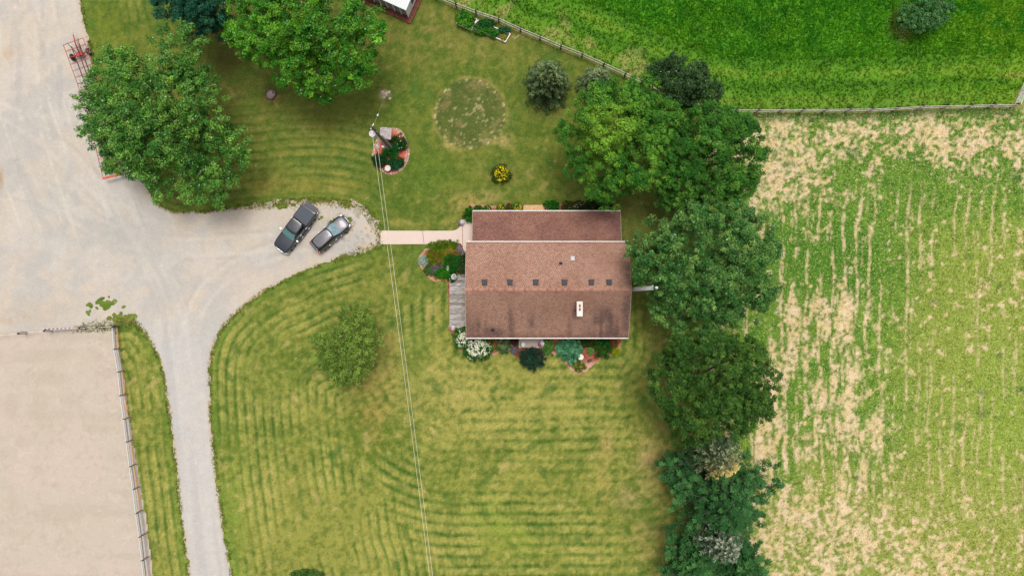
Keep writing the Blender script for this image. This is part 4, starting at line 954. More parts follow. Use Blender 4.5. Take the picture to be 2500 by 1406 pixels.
def conifer(name, label, px, py, zc, R, h, seed, base, tip, tiers=14, nb=11, leaf=.34, per=46, mat=None, bark=None, droop=.28, width=.34, patch=None, zbase=.5, power=.8, star=False):
    rng = np.random.default_rng(seed); b = W(px, py, zc); root = empty(name, (b.x, b.y, 0)); tag(root, label, 'tree')
    Ps = []; Ds = []; Ts = []; Ns = []; br = MB(); br.path([(0, 0, -.05), (0, 0, h*.5), (0, 0, h*.97)], [h*.022+.05, h*.014+.03, .02], 8)
    for t in range(tiers):
        u_ = t/(tiers-1); z0 = zbase+(h-zbase)*(.06+.92*u_); L = R*(1-u_)**power+.12
        for k in range(nb if u_ < .7 else max(5, nb-4)):
            a = 2*math.pi*(k+.5*(t % 2))/nb+rng.uniform(-.2, .2)+t*.7; l = L*rng.uniform(.78, 1.12)
            dirh = np.array([math.cos(a), math.sin(a), 0])
            n = int(per*(l/R)**1.2)+8; s = rng.random(n)**.7; side = rng.uniform(-1, 1, n)
            wd = width*(1-.55*s)*(.35+l*.36)
            perp = np.array([-dirh[1], dirh[0], 0])
            zz = z0+.22*l*s-droop*l*s*s*1.4+rng.normal(0, .05, n)-np.abs(side)*.10
            if star: zz += .35*l*s**2
            P = dirh[None, :]*(l*s)[:, None]+perp[None, :]*(side*wd)[:, None]+np.array([0, 0, 1.])[None, :]*zz[:, None]
            D = unit(dirh[None, :]*.8+perp[None, :]*np.sign(side)[:, None]*.7+np.array([0, 0, .05])+rng.normal(0, .25, (n, 3)))
            N = unit(np.array([0, 0, 1.])+dirh*.35+rng.normal(0, .35, (n, 3)))
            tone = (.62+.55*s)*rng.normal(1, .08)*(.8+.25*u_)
            Ps.append(P); Ds.append(D); Ts.append(tone); Ns.append(N)
            if k % 2 == 0: e = dirh*l*.9; br.path([(0, 0, z0), (e[0]*.5, e[1]*.5, z0+.1*l), (e[0], e[1], z0+.22*l-droop*l)], [.035+.012*l, .03, .012], 4)
    P = np.concatenate(Ps); D = np.concatenate(Ds); T = np.concatenate(Ts); N = np.concatenate(Ns)
    V, F = leaves(P, N, leaf*rng.uniform(.6, 1.3, len(P)), rng, .34, D)
    c = mix(A(*base)[None, :]*np.ones((len(P), 1)), A(*tip)[None, :], np.clip((T-.85)*2.2, 0, 1)*rng.uniform(.3, 1, len(P)))
    if patch:
        (dx, dy, r, rgb) = patch; m_ = np.exp(-(((P[:, 0]-dx)**2+(P[:, 1]-dy)**2)/r**2)); c = mix(c, A(*rgb)[None, :], np.clip(m_*1.3, 0, 1))
    c = c*(T*rng.uniform(.82, 1.18, len(P)))[:, None]
    k = P[:, 2] < .1
    link('crown', np_mesh('crown', V, F, np.repeat(c, 4, 0), mat or M_needle), root)
    br.build('trunk', bark or M_bark, root, sm=50)
    return root
conifer('spruce_tree', 'dense olive green spruce on the lawn, larger of the two by the diagonal fence', 1339, 190, 3.5, 2.75, 7.5, 31, (72,98,54), (152,168,108), tiers=17, nb=13, per=60)
conifer('spruce_tree', 'smaller grey green spruce tucked against the diagonal fence above the maple', 1461, 196, 3, 2.2, 6.0, 32, (80,106,66), (164,178,124), tiers=14, nb=12, per=52)
def pine(name, label, px, py, zc, R, h, seed, base, tip, tiers, nb, ncl_leaf=62, cl=.56, leaf=.28, zbase=1.5, sil=None):
    """open pine: whorls of long limbs carrying needle tufts"""
    rng = np.random.default_rng(seed); b = W(px, py, zc); root = empty(name, (b.x, b.y, 0)); tag(root, label, 'tree')
    Ps = []; Ns = []; Ts = []; Ys = []; Dd = []; br = MB(); br.path([(0, 0, -.05), (0.1, 0, h*.5), (0, .1, h*.97)], [.24, .16, .03], 8)
    for t in range(tiers):
        u_ = t/(tiers-1); z0 = zbase+(h-zbase)*(.05+.9*u_); L = R*(1-u_)**.75+.3
        for k in range(nb):
            a = 2*math.pi*(k+rng.uniform(-.3, .3))/nb+t*.9; l = L*rng.uniform(.68, 1.15)
            dh = np.array([math.cos(a), math.sin(a), 0]); pp = np.array([-dh[1], dh[0], 0])
            m = max(3, int(l/.36)); e = dh*l*.95; br.path([(0, 0, z0), (e[0]*.5, e[1]*.5, z0+.25*l), (e[0], e[1], z0+.30*l)], [.05+.01*l, .04, .015], 5)
            for j in range(m):
                s = (j+1)/m; side = rng.uniform(-1, 1)*.32*l*(1-.75*s); C = dh*l*s+pp*side+np.array([0, 0, z0+.32*l*s-.02*l*s*s+rng.normal(0, .12)])
                n = ncl_leaf; v = unit(rng.normal(size=(n, 3))); v[:, 2] = np.abs(v[:, 2])*.8-.1; r = cl*(1.1-.45*s)*rng.uniform(.75, 1.2)
                od = unit(v+dh*.6); Ps.append(C+v*r*(rng.random(n)**.6)[:, None]*np.array([1, 1, .6])+dh*.1); Dd.append(od)
                Ns.append(unit(np.array([0, 0, .9])+rng.normal(0, .4, (n, 3)))); tn = (.75+.4*s)*rng.normal(1, .1); Ts.append(np.full(n, tn)); Ys.append(np.full(n, rng.random()))
    P = np.concatenate(Ps); N = np.concatenate(Ns); T = np.concatenate(Ts); Y_ = np.concatenate(Ys); D = np.concatenate(Dd)
    link('crown', crown_mesh('crown', rng, P, N, T, Y_, A(*base), A(*tip), leaf, .3, M_needle, sil, D), root)
    br.build('trunk', M_bark, root, sm=50); return root
pine('pine_tree', 'broad blue green pine with spiky branch ends at the lower right of the tree row', 1760, 1215, 5, 6.0, 10.5, 41, (42,92,42), (92,146,78), 11, 10)
pine('pine_tree', 'dark green pine at the bottom edge, left of the ash grey spruce', 1690, 1375, 4, 3.6, 7.0, 42, (44,94,42), (92,144,74), 9, 9)
pine('pine_tree', 'green pine cut by the bottom edge right of the silver grey conifer', 1815, 1385, 4, 3.0, 6.5, 43, (42,92,42), (88,140,72), 8, 9)
pine('pine_tree', 'low green pine boughs left of the yellow tipped conifer', 1675, 1150, 3, 2.6, 5.0, 44, (40,86,42), (82,130,66), 7, 8)
conifer('silver_spruce', 'silver grey spruce with a yellow patch above the blue green pine', 1762, 1122, 8.5, 3.2, 12.3, 45, (70,98,64), (176,186,138), tiers=14, nb=12, leaf=.3, per=60, zbase=4.0, patch=(.7, -1.5, 1.3, (244,212,120)), droop=.16)
conifer('silver_spruce', 'ash grey spruce near the bottom edge between two green pines', 1770, 1335, 8.0, 2.8, 11.5, 46, (72,100,72), (196,200,172), tiers=13, nb=12, leaf=.28, per=60, zbase=3.6, droop=.16)

# ---- garden plants
def shrub(label, px, py, rx, h, base, tip, leaf=.11, dens=1.0, ry=None, seed=0, flowers=None, name='shrub', cat=None, z0=0.03, big=False, mat=None, flat=False, aspect=.6, jit=.15):
    """flowers: (count, radius, rgb, name) -> a part of its own"""
    ry = ry or rx; rng = np.random.default_rng(int(px*7+py*13+seed)); zc = z0+h*.45; b = W(px, py, zc); f = S*(H-zc)/H
    RX, RY = rx*f, ry*f; root = empty(name, (b.x, b.y, z0)); tag(root, label, cat or name.replace('_', ' ').split()[-1])
    area = RX*RY*3.14; cr = max(.1, min(.3, .3*min(RX, RY))); ncl = int(max(12, 4.2*area/(cr*cr)*.55)); nl = int(34*dens*(cr/.2)**1.2*(.11/leaf)**1.1)+10
    P, N, T, Y_, _ = crown_pts(rng, [(0, 0, h*.45, RX*1.0, RY*1.0, h*.5)], ncl, nl, cr, jit=jit, fill=.25, zmin=-.15)
    P[:, 2] = np.clip(P[:, 2], .02, None)
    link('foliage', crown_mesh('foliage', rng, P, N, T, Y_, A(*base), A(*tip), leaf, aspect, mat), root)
    if flowers:
        n, r, rgb, fn = flowers; mb = MB(); k = 0
        while k < n:
            q = rng.uniform(-1, 1, 2)
            if q@q > 1: continue
            z = h*.45+h*.52*math.sqrt(max(0, 1-q@q))+r*.4; rr = r*rng.uniform(.6, 1.2)
            pts = [(0, 0, 1)]+[(math.cos(a)*.87, math.sin(a)*.87, .5) for a in [i*1.047 for i in range(6)]]+[(math.cos(a)*.9, math.sin(a)*.9, -.3) for a in [i*1.047+.5 for i in range(6)]]
            c0 = np.array([q[0]*RX*.95, q[1]*RY*.95, z]); vs_ = [tuple(c0+np.array(p)*rr*rng.uniform(.8, 1.2)*np.array([1, 1, .7])) for p in pts]
            mb.add(vs_, [(0, 1+i, 1+(i+1) % 6) for i in range(6)]+[(1+i, 7+i, 1+(i+1) % 6) for i in range(6)]+[(1+(i+1) % 6, 7+i, 7+(i+1) % 6) for i in range(6)])
            k += 1
        me = mb.mesh(fn, M_petal); a_ = me.color_attributes.new('Col', 'FLOAT_COLOR', 'POINT'); c = A(*rgb); nv = len(me.vertices)
        cc_ = np.ones((nv, 4), np.float32); cc_[:, :3] = np.repeat(np.clip(c[None, :]*rng.uniform(.75, 1.1, (n, 1)), 0, .9), 13, 0); a_.data.foreach_set('color', cc_.ravel())
        tag(link(fn, me, root), kind='stuff')
    return root
G1, G2 = (30,92,26), (64,140,40)
# south beds, west to east
shrub('white flowering hydrangea crowding the southwest corner of the house', 1168, 848, 33, 1.5, (36,92,26), (96,150,44), .13, seed=1, flowers=(330,.10,(250,250,222),'flower_heads'), ry=26, name='hydrangea')
shrub('white flowering hydrangea between the deck and the house corner', 1130, 826, 21, 1.4, (36,92,26), (96,150,44), .13, ry=24, flowers=(150,.10,(250,250,222),'flower_heads'), name='hydrangea')
shrub('low white flowering hydrangea at the lower tip of the southwest bed', 1157, 868, 17, .8, (60,120,30), (120,170,50), .12, ry=10, flowers=(100,.11,(252,250,230),'flower_heads'), name='hydrangea')
shrub('spiky cream and green variegated clump left of the front stoop', 1230, 842, 18, .6, (52,104,44), (200,214,160), .22, dens=.9, aspect=.2, name='variegated_plant')
shrub('dark wine leaved shrub against the wall left of the stoop', 1253, 834, 11, .7, (72,36,34), (96,60,50), .1, ry=9)
shrub('mauve flowering sage left of the stoop at the bed edge', 1256, 854, 9, .45, (110,104,96), (160,140,160), .1, flowers=(22,.04,(176,150,186),'flower_spikes'), name='sage_plant')
shrub('dark green feathery juniper standing in front of the stoop', 1300, 875, 27, 1.6, (24,62,44), (46,88,62), .13, dens=2.6, aspect=.3, mat=M_needle, ry=24, name='juniper')
shrub('light green leafy clump right of the stoop', 1337, 846, 12, .5, (74,128,50), (140,180,90), .12, ry=17, name='leafy_plant')
shrub('lime green tuft at the left foot of the juniper', 1273, 880, 6, .3, (120,160,40), (150,186,60), .08, name='leafy_plant')
shrub('large blue green hosta with broad cupped leaves in the south bed', 1389, 855, 26, .8, (66,132,92), (130,188,138), .27, dens=.8, aspect=.8, ry=24, name='hosta')
shrub('low shaded evergreen along the wall right of the hosta', 1430, 836, 24, .5, (46,72,26), (74,104,40), .12, ry=10, aspect=.3, name='evergreen_shrub')
shrub('small pale edged variegated plant near the hosta and bird bath', 1442, 857, 8, .35, (80,130,50), (190,214,130), .14, aspect=.35, name='variegated_plant')
shrub('rounded bright green boxwood at the east end of the south bed', 1471, 851, 20, .9, (28,84,22), (70,140,36), .1, ry=19, name='boxwood')
shrub('dark green shrub under the eave above the rounded boxwood', 1474, 834, 14, .7, (26,70,34), (50,104,52), .11, ry=8)
shrub('yellow lime shrub at the far east end of the south bed', 1503, 859, 8, .4, (150,160,20), (186,190,44), .08, name='leafy_plant')
shrub('brown twiggy shrub behind the yellow lime one', 1500, 840, 8, .6, (110,92,40), (136,116,50), .1)
shrub('small round plant with reddish flowers in the point of the south bed', 1412, 892, 13, .4, (90,110,34), (176,190,80), .12, flowers=(14,.05,(226,140,130),'flowers'), name='flowering_plant')
# west rock garden
shrub('yellow green mossy mound along the concrete walk', 1084, 602, 33, .35, (76,116,14), (140,164,20), .08, ry=13, name='moss_mound')
shrub('olive gold ground cover in the middle of the west garden', 1070, 629, 27, .3, (98,116,14), (150,156,30), .08, ry=20, name='ground_cover')
shrub('pale blue grey ground cover at the west rim of the garden', 1035, 637, 11, .16, (160,186,170), (200,216,200), .07, ry=12, name='ground_cover')
shrub('purple flowering creeping thyme in the west garden', 1066, 656, 14, .22, (110,84,110), (166,124,172), .07, ry=12, flowers=(60,.04,(176,132,186),'flowers'), name='thyme_mound')
shrub('small dark green tuft left of the purple creeping thyme', 1047, 660, 11, .25, (66,104,40), (100,134,64), .08, name='leafy_plant')
shrub('orange tinged shrub in the west garden', 1100, 616, 14, .35, (150,128,40), (206,160,84), .09, name='leafy_plant')
shrub('lavender clump at the corner of the walk', 1121, 608, 7, .4, (124,110,130), (176,160,190), .08, flowers=(24,.04,(186,170,206),'flowers'), name='lavender')
shrub('white pink flowering clump next to the house and the walk', 1130, 620, 6, .4, (110,116,90), (150,150,120), .08, flowers=(20,.04,(230,220,226),'flowers'), name='flowering_plant')
shrub('deep green leafy shrub in the middle of the west garden', 1107, 642, 20, .7, (20,96,24), (44,140,34), .1, name='leafy_shrub')
shrub('dark foliage strip under the west gable', 1130, 646, 11, .7, (52,76,36), (96,116,60), .1, ry=24, name='leafy_shrub')
shrub('bright green bushy shrub north of the deck', 1084, 668, 22, .6, (34,116,14), (84,164,24), .11, ry=11, name='leafy_shrub')
shrub('dark green shrub at the corner of the deck', 1105, 678, 11, .7, (26,88,22), (52,124,34), .1, ry=13, name='leafy_shrub')
shrub('white flowering spike plant beside the deep green shrub', 1094, 656, 4, .7, (120,150,90), (200,216,180), .07, flowers=(14,.045,(246,250,240),'flowers'), ry=7, name='flowering_plant')
# north beds
shrub('bright green bush at the northwest corner of the lower roof', 1147, 524, 13, 1.0, (30,96,14), (70,150,24), .1, ry=17, seed=3)
shrub('low green plant against the rear eave beside the corner bush', 1168, 508, 9, .6, (46,96,24), (90,136,44), .1, ry=6, name='leafy_plant')
shrub('cream dotted plant under the rear gutter', 1190, 509, 7, .6, (60,100,30), (96,136,50), .1, flowers=(9,.05,(240,226,180),'flowers'), name='flowering_plant')
shrub('yellow flowering lily clump, left one under the rear gutter', 1223, 508, 9, .8, (60,110,24), (110,150,40), .1, flowers=(34,.07,(236,208,70),'flowers'), name='lily_clump')
shrub('reddish brown plant between the two yellow lily clumps', 1243, 505, 7, .7, (110,70,50), (120,130,60), .1, ry=9, name='leafy_plant')
shrub('golden flowering lily clump, right one under the rear gutter', 1263, 508, 11, .8, (60,110,24), (110,150,40), .1, flowers=(44,.07,(240,200,84),'flowers'), name='lily_clump')
shrub('round bright green bush in the middle of the rear bed', 1347, 502, 16, .9, (24,96,14), (56,140,22), .1, ry=11)
shrub('pink rose bush behind the rear gutter', 1386, 503, 13, .8, (40,70,22), (80,104,40), .1, ry=10, flowers=(20,.05,(216,120,96),'roses'), name='rose_bush')
shrub('peach and white rose bush behind the rear gutter', 1412, 502, 14, .9, (40,70,22), (80,104,40), .1, ry=11, flowers=(22,.055,(246,206,180),'roses'), name='rose_bush')
shrub('dark rose bush at the shaded east end of the rear bed', 1444, 502, 16, .9, (26,60,20), (56,90,32), .1, ry=12, flowers=(10,.05,(210,100,76),'roses'), name='rose_bush')
shrub('dark green bush in the shade east of the roses', 1478, 502, 18, .9, (20,50,18), (44,74,26), .1, ry=12)
# yellow bush on the lawn and island bed plants
shrub('solitary plant covered in yellow flowers on the open lawn', 1224, 425, 20, .7, (54,84,20), (104,116,34), .1, flowers=(95,.085,(248,224,30),'flowers'), name='flowering_plant')
shrub('dark green shrub at the west rim of the island bed under the wires', 926, 391, 15, .9, (20,66,30), (40,96,44), .1, name='leafy_shrub')
shrub('round mid green shrub in the middle of the island bed', 951, 380, 18, 1.0, (24,92,30), (54,136,44), .1, name='leafy_shrub')
shrub('deep green rose bush with white blooms in the island bed', 975, 349, 17, .9, (18,74,22), (44,116,36), .1, flowers=(9,.075,(236,246,180),'roses'), ry=17, name='rose_bush')
shrub('bluish green shrub near the bird bath in the island bed', 962, 404, 11, .8, (30,90,50), (60,126,76), .09, name='leafy_shrub')
shrub('dark green shrub at the southeast of the island bed', 977, 397, 10, .7, (20,80,34), (44,112,50), .09, name='leafy_shrub')
shrub('green shrub reaching under the little roof in the island bed', 963, 362, 11, .9, (22,88,36), (50,126,50), .09, ry=10, name='leafy_shrub')
shrub('green bush cut by the bottom edge of the frame', 748, 1402, 34, .7, (64,110,40), (130,160,80), .11, ry=11, dens=.7)
# ------------------------------------------------------------------ island bed: stones, little well roof, bird bath, pole
isl = WP(smooth(ISL, 6)); rng = np.random.default_rng(77)
VV = []; FF = []; CC = []; k = 0
for i, p in enumerate(isl):
    q = isl[(i+1) % len(isl)]; wd = 2 if p[0] > W(975, 0).x or p[1] < W(0, 405).y else 1
    L = math.hypot(q[0]-p[0], q[1]-p[1]); m_ = max(1, int(L/.14))
    for j in range(m_*wd*2):
        t = rng.random(); inw = rng.uniform(0, .42 if wd == 2 else .15); cx_, cy_ = p[0]+(q[0]-p[0])*t, p[1]+(q[1]-p[1])*t
        c0 = np.array([sum(a[0] for a in isl)/len(isl)-cx_, sum(a[1] for a in isl)/len(isl)-cy_]); c0 /= np.linalg.norm(c0)
        r = rng.uniform(.05, .10); x, y = cx_+c0[0]*inw, cy_+c0[1]*inw
        for pt in ((1, 0, 0), (0, 1, 0), (-1, 0, 0), (0, -1, 0), (.3, .2, 1), (-.3, -.3, .9)):
            VV.append((x+pt[0]*r*rng.uniform(.7, 1.2), y+pt[1]*r*rng.uniform(.7, 1.2), .03+pt[2]*r*.8))
        for f in ((0, 1, 4), (1, 2, 4), (2, 5, 4), (2, 3, 5), (3, 0, 5), (0, 4, 5)): FF.append([a+k for a in f])
        CC += [A(*random.choice(((214,180,162), (196,160,146), (226,200,186), (176,150,140))))]*6; k += 6
tag(link('border_stones', np_mesh('border_stones', np.array(VV), np.array(FF), np.array(CC), M_mulch)), 'pinkish river stones lining the rim of the island bed', 'stones', kind='stuff')
def stone(cx_, cy_, r, seed):
    rg = random.Random(seed); mb = MB(); n = 7
    rings = [[Vector((cx_+math.cos(a)*r*s*rg.uniform(.8, 1.2), cy_+math.sin(a)*r*s*rg.uniform(.8, 1.2), z)) for a in [2*math.pi*i/n for i in range(n)]] for s, z in ((1, 0), (.95, r*.4), (.5, r*.62))]
    return mb.loft(rings)
gp = W(942, 232); ar = empty('anchor_stones', gp); tag(ar, 'small heap of pale stones round the guy wire anchor on the lawn', 'stones')
for i in range(16):
    rg = random.Random(i); stone(rg.uniform(-.5, .5), rg.uniform(-.45, .45), rg.uniform(.09, .2), i).build('stone', M_stone, ar, sm=40)

well = empty('wishing_well', W(946, 335, 0)); tag(well, 'grey shingled little gable roof of a wishing well in the island bed', 'well')
M_greyroof = plain('weathered_shakes', A(196,184,184), .9, grain=.2, gs=8, bump=.3); M_greywood = plain('grey_wood', A(150,138,130), .9, grain=.2)
MB().lathe((0, 0, 0), [(.5, 0), (.5, .7), (.42, .72), (.42, .3)], 16).build('well_base', M_stone, well)
for s in (-.5, .5): MB().box((.0, s, .95), (.09, .09, 1.9)).build('post', M_greywood, well)
wa = -.08
hw_, hl_ = .62, .62
for s, wsl in ((-1, .50), (1, .74)):
    for rr_ in range(4):
        a0 = rr_/4*wsl; a1 = (rr_+1.2)/4*wsl; z0_, z1_ = 2.25-a0*.75, 2.25-min(a1, wsl)*.75
        for q_ in range(6):
            y0, y1 = -hl_+q_*hl_/3+.006, -hl_+(q_+1)*hl_/3-.006
            mb = MB().add([(s*a0, y0, z0_), (s*a0, y1, z0_), (s*min(a1, wsl), y1, z1_+.03), (s*min(a1, wsl), y0, z1_+.03), (s*a0, y0, z0_-.03), (s*a0, y1, z0_-.03), (s*min(a1, wsl), y1, z1_), (s*min(a1, wsl), y0, z1_)],
                         [(0, 1, 2, 3), (7, 6, 5, 4), (0, 4, 5, 1), (1, 5, 6, 2), (2, 6, 7, 3), (3, 7, 4, 0)])
            o = mb.build('shake', M_greyroof, well); o.rotation_euler = (0, 0, wa)
def birdbath(px, py, label, s=1.0):
    return tag(MB().lathe((0, 0, 0), [(.2*s, 0), (.18*s, .06), (.08*s, .12), (.07*s, .5), (.14*s, .58), (.31*s, .66), (.33*s, .72), (.29*s, .71), (.2*s, .66), (.02, .64)], 24).build('bird_bath', plain('pale_stoneware', A(236,226,214), .7, grain=.05), sm=40, loc=W(px, py, .7)-Vector((0, 0, .7))), label, 'bird bath')
birdbath(946.5, 411, 'round pale bird bath in the island bed', 1.0)
birdbath(1418, 871.5, 'round white bird bath beside the hosta in the south bed', 1.0)
# frog ornament
fr = MB(); fr.path([(-.22, -.16, .06), (-.05, -.04, .1), (.12, .08, .14), (.24, .12, .2)], [.05, .14, .15, .08], 8); fr.cyl((.1, .1, .05), (.3, -.1, .02), .05, .03, 6); fr.cyl((-.1, 0, .05), (-.3, .12, .02), .05, .03, 6); fr.cyl((0, -.1, .05), (-.05, -.32, .02), .045, .03, 6)
tag(fr.build('garden_ornament', plain('dark_bronze', A(92,70,70), .7), sm=60, loc=W(1438.5, 880, .04)), 'dark splayed garden ornament on the mulch near the bed point', 'ornament')
# flower pots
def pot(px, py, z, label, rgb, rgb2=None, s=1.0):
    p = W(px, py, z+.4); p.z = z; r = empty('flower_pot', p); tag(r, label, 'flower pot')
    MB().lathe((0, 0, 0), [(.12*s, 0), (.2*s, .3), (.22*s, .3), (.22*s, .34), (.17*s, .34), (.16*s, .28)], 14).build('pot', plain('dark_pot', A(80,60,52), .8), r, sm=40)
    rg = np.random.default_rng(int(px)); n = 260; v = unit(rg.normal(size=(n, 3))); v[:, 2] = np.abs(v[:, 2]); P = v*np.array([.3, .3, .22])*s*(rg.random(n)**.4)[:, None]+np.array([0, 0, .34])
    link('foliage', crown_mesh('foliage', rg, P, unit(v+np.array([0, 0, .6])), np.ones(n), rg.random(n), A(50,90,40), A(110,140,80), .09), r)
    for c_, nn, nm in ((rgb, 110, 'blooms'), (rgb2, 50, 'blooms')):
        if c_ is None: continue
        v = unit(rg.normal(size=(nn, 3))); v[:, 2] = np.abs(v[:, 2]); P = v*np.array([.27, .27, .24])*s+np.array([(-.12 if c_ is rgb2 else .04), (-.05 if c_ is rgb2 else 0), .37])
        tag(link(nm, crown_mesh(nm, rg, P, unit(v+np.array([0, 0, .8])), np.ones(nn), 0*np.ones(nn), A(*c_), A(*c_), .12, .9, M_petal), r), kind='stuff')
pot(1275.5, 841, .35, 'flower pot of white blooms at the left side of the stoop', (240,240,228))
pot(1322, 838.5, .35, 'flower pot of white and magenta blooms at the right side of the stoop', (244,244,240), (196,70,140))
pot(1107, 676, .5, 'potted plant with white blooms at the north corner of the plank deck', (240,236,230), None, 1.1)
pot(1105, 801, .1, 'potted white and pink flowers at the south corner of the plank deck', (236,232,228), (200,130,150))
pot(1127, 543, .07, 'flower pot with mauve and white blooms where the walk flares', (228,220,226), (170,130,160))

# utility pole with transformer, arms, conduits and two wires
pb_, ptop = W(955.5, 366, 0), 10.6
tp_ = W(907, 309, ptop); M_pole = plain('pole_wood', A(120,104,88), .95, grain=.2, gs=4, bump=.4)
pole = empty('utility_pole', pb_); tag(pole, 'tall wooden utility pole with a grey transformer rising from the island bed', 'utility pole')
lean = tp_-pb_; lean.z = 0
def PT(t, dx=0, dy=0): return Vector((lean.x*t+dx, lean.y*t+dy, ptop*t))
MB().path([PT(0), PT(.5), PT(1)], [.17, .145, .12], 12).build('pole_shaft', M_pole, pole, sm=40)
for dx, dy, t1 in ((.18, .12, .62), (-.15, -.16, .74)): MB().path([PT(0, dx, dy), PT(t1*.5, dx, dy), PT(t1, dx, dy)], .055, 8).build('conduit', M_pipe, pole, sm=40)
tz = .80; tc = PT(tz, -.30, -.30)
MB().cyl(tc-Vector((0, 0, .5)), tc+Vector((0, 0, .4)), .31, n=20).build('transformer', plain('transformer_grey', A(206,204,214), .45, grain=.05), pole, sm=40)
lidm = MB().cyl(tc+Vector((0, 0, .4)), tc+Vector((0, 0, .46)), .33, .2, 20)
for a in (.3, 2.4): lidm.cyl(tc+Vector((.15*math.cos(a), .15*math.sin(a), .44)), tc+Vector((.17*math.cos(a), .17*math.sin(a), .68)), .04, .03, 8)
lidm.build('transformer_lid', plain('lid_grey', A(222,214,222), .5), pole, sm=40)
MB().beam(PT(.86, -.3, .15), PT(.86, .35, -.25), .09, .1).build('cross_arm', M_pole, pole)
MB().beam(PT(.97, -.15, -.2), PT(.97, .15, .35), .05, .05).build('bracket', M_steel, pole)
lt = PT(.5, -.55, -.75); arm = MB().path([PT(.52, 0, 0), (PT(.52)+lt)/2+Vector((0, 0, .25)), lt], .035, 6).build('lamp_arm', M_pipe, pole)
MB().lathe(lt-Vector((0, 0, .18)), [(.24, 0), (.26, .03), (.16, .16), (.08, .26)], 18).build('lamp_shade', plain('lamp_grey', A(216,214,214), .5), pole, sm=40)
mt_ = PT(.3, -.3, -.4); MB().box(mt_, (.3, .22, .5)).build('meter_box', M_pipe, pole, bevel=.02)
for i, (sx_, ex_) in enumerate((((909.5, 331), 1052), ((919.5, 340), 1059))):
    z0_, z1_ = (9.4, 7.4) if i == 0 else (8.6, 7.4)
    a = W(sx_[0], sx_[1], z0_); b0 = W(ex_-2, 1406, z1_); d_ = (b0-a); e = a+d_*1.25; e.z = z1_+.3
    pts = []
    for k in range(25):
        t = k/24; q = a.lerp(e, t); q.z = z0_*(1-t)+e.z*t-1.6*4*t*(1-t)*.35; pts.append(q-a)
    tag(MB().path(pts, .015, 6).build('power_wire', plain('pale_cable', A(236,230,205), .6, grain=.03), loc=a), ('left' if i == 0 else 'right')+' one of the two pale wires running from the utility pole to the bottom edge', 'wire')
gw = PT(.95); gd = gp-pb_
g_ = MB().path([gw, gd+Vector((0, 0, .1))], .009, 5).build('guy_wire', M_steel, pole)
ins = gw.lerp(gd, .36); dn = (gd-gw).normalized(); MB().cyl(ins-dn*.45, ins+dn*.45, .03, n=6).build('guy_insulator', plain('white_glaze', (.75, .75, .75), .3), pole); MB().cyl(ins-dn*.14, ins+dn*.12, .085, .05, n=10).build('guy_insulator', plain('white_glaze', (.75, .75, .75), .3), pole, sm=40)

# fire pit
fp = empty('fire_pit', W(662, 231)); tag(fp, 'round rusty fire pit ring with a cross grate on the upper lawn', 'fire pit')
MB().lathe((0, 0, 0), [(.62, 0), (.62, .22), (.56, .22), (.56, .03)], 28).build('ring', M_rust, fp, sm=40)
ash = MB().cyl((0, 0, .0), (0, 0, .06), .55, n=24).build('ash_bed', plain('ash', A(150,132,124), .95, grain=.35, gs=7), fp)
for a in (.6, 2.17): MB().beam((math.cos(a)*.58, math.sin(a)*.58, .235), (-math.cos(a)*.58, -math.sin(a)*.58, .235+.01*(a > 1)), .03, .015).build('grate_bar', M_pgrey, fp)
for i in range(5):
    rg = random.Random(i+5); a = rg.uniform(0, 3); c = Vector((rg.uniform(-.2, .2), rg.uniform(-.2, .2), .11)); MB().cyl(c-Vector((math.cos(a), math.sin(a), 0))*.25, c+Vector((math.cos(a), math.sin(a), 0))*.25, .05, n=7).build('log', plain('pale_ash_log', A(206,190,180), .9), fp)

# raised beds along the diagonal fence
def raised(label, corners, leafs, open_=()):
    P = [W(x, y, .3) for x, y in corners]; c0 = sum(P, Vector())/4; c0.z = 0; r = empty('raised_bed', c0); tag(r, label, 'raised bed')
    for i in range(4):
        a, b = P[i]-c0, P[(i+1) % 4]-c0; a.z = b.z = .17; MB().beam(a, b, .07, .34).build('side_board', M_white, r)
    Q = [p-c0 for p in P]; so = MB().add([(q.x*.97, q.y*.97, .24) for q in Q]+[(q.x*.97, q.y*.97, .0) for q in Q], [(0, 1, 2, 3), (0, 4, 5, 1), (1, 5, 6, 2), (2, 6, 7, 3), (3, 7, 4, 0)]).build('soil', plain('garden_soil', A(120,86,64), .95, grain=.3, gs=6), r)
    return r
raised('white boarded raised bed nearest the white roofed building', ((1124,30),(1164,47),(1152,74),(1114,57)), None)
raised('long white boarded raised bed in the middle of the three', ((1167,50),(1216,71),(1202,88),(1151,67)), None)
raised('short white boarded raised bed with bare soil, right one of the three', ((1213,73),(1246,83),(1234,103),(1207,91)), None)
shrub('bright leafy squash plants filling the first raised bed', 1136, 49, 19, .7, (50,122,24), (130,186,50), .16, ry=18, z0=.25, aspect=.8, name='vegetable_plant')
shrub('dark leafy vegetables on the fence side of the middle raised bed', 1187, 59, 20, .7, (28,92,34), (66,134,60), .13, ry=9, z0=.25, name='vegetable_plant')
shrub('bright green vegetables on the lawn side of the middle raised bed', 1180, 74, 22, .5, (50,118,30), (110,160,60), .13, ry=9, z0=.25, name='vegetable_plant')
shrub('green vegetable leaves spilling between the middle and right raised beds', 1206, 82, 10, .6, (40,112,26), (80,150,44), .12, ry=8, z0=.25, name='vegetable_plant')
shrub('bluish cabbages at the fence side of the right raised bed', 1231, 74, 14, .5, (40,96,56), (70,126,84), .14, ry=6, z0=.25, name='vegetable_plant')
shrub('sparse yellow green seedlings in the right raised bed', 1229, 92, 7, .2, (150,160,40), (190,196,70), .07, ry=7, z0=.25, dens=.3, name='vegetable_plant')

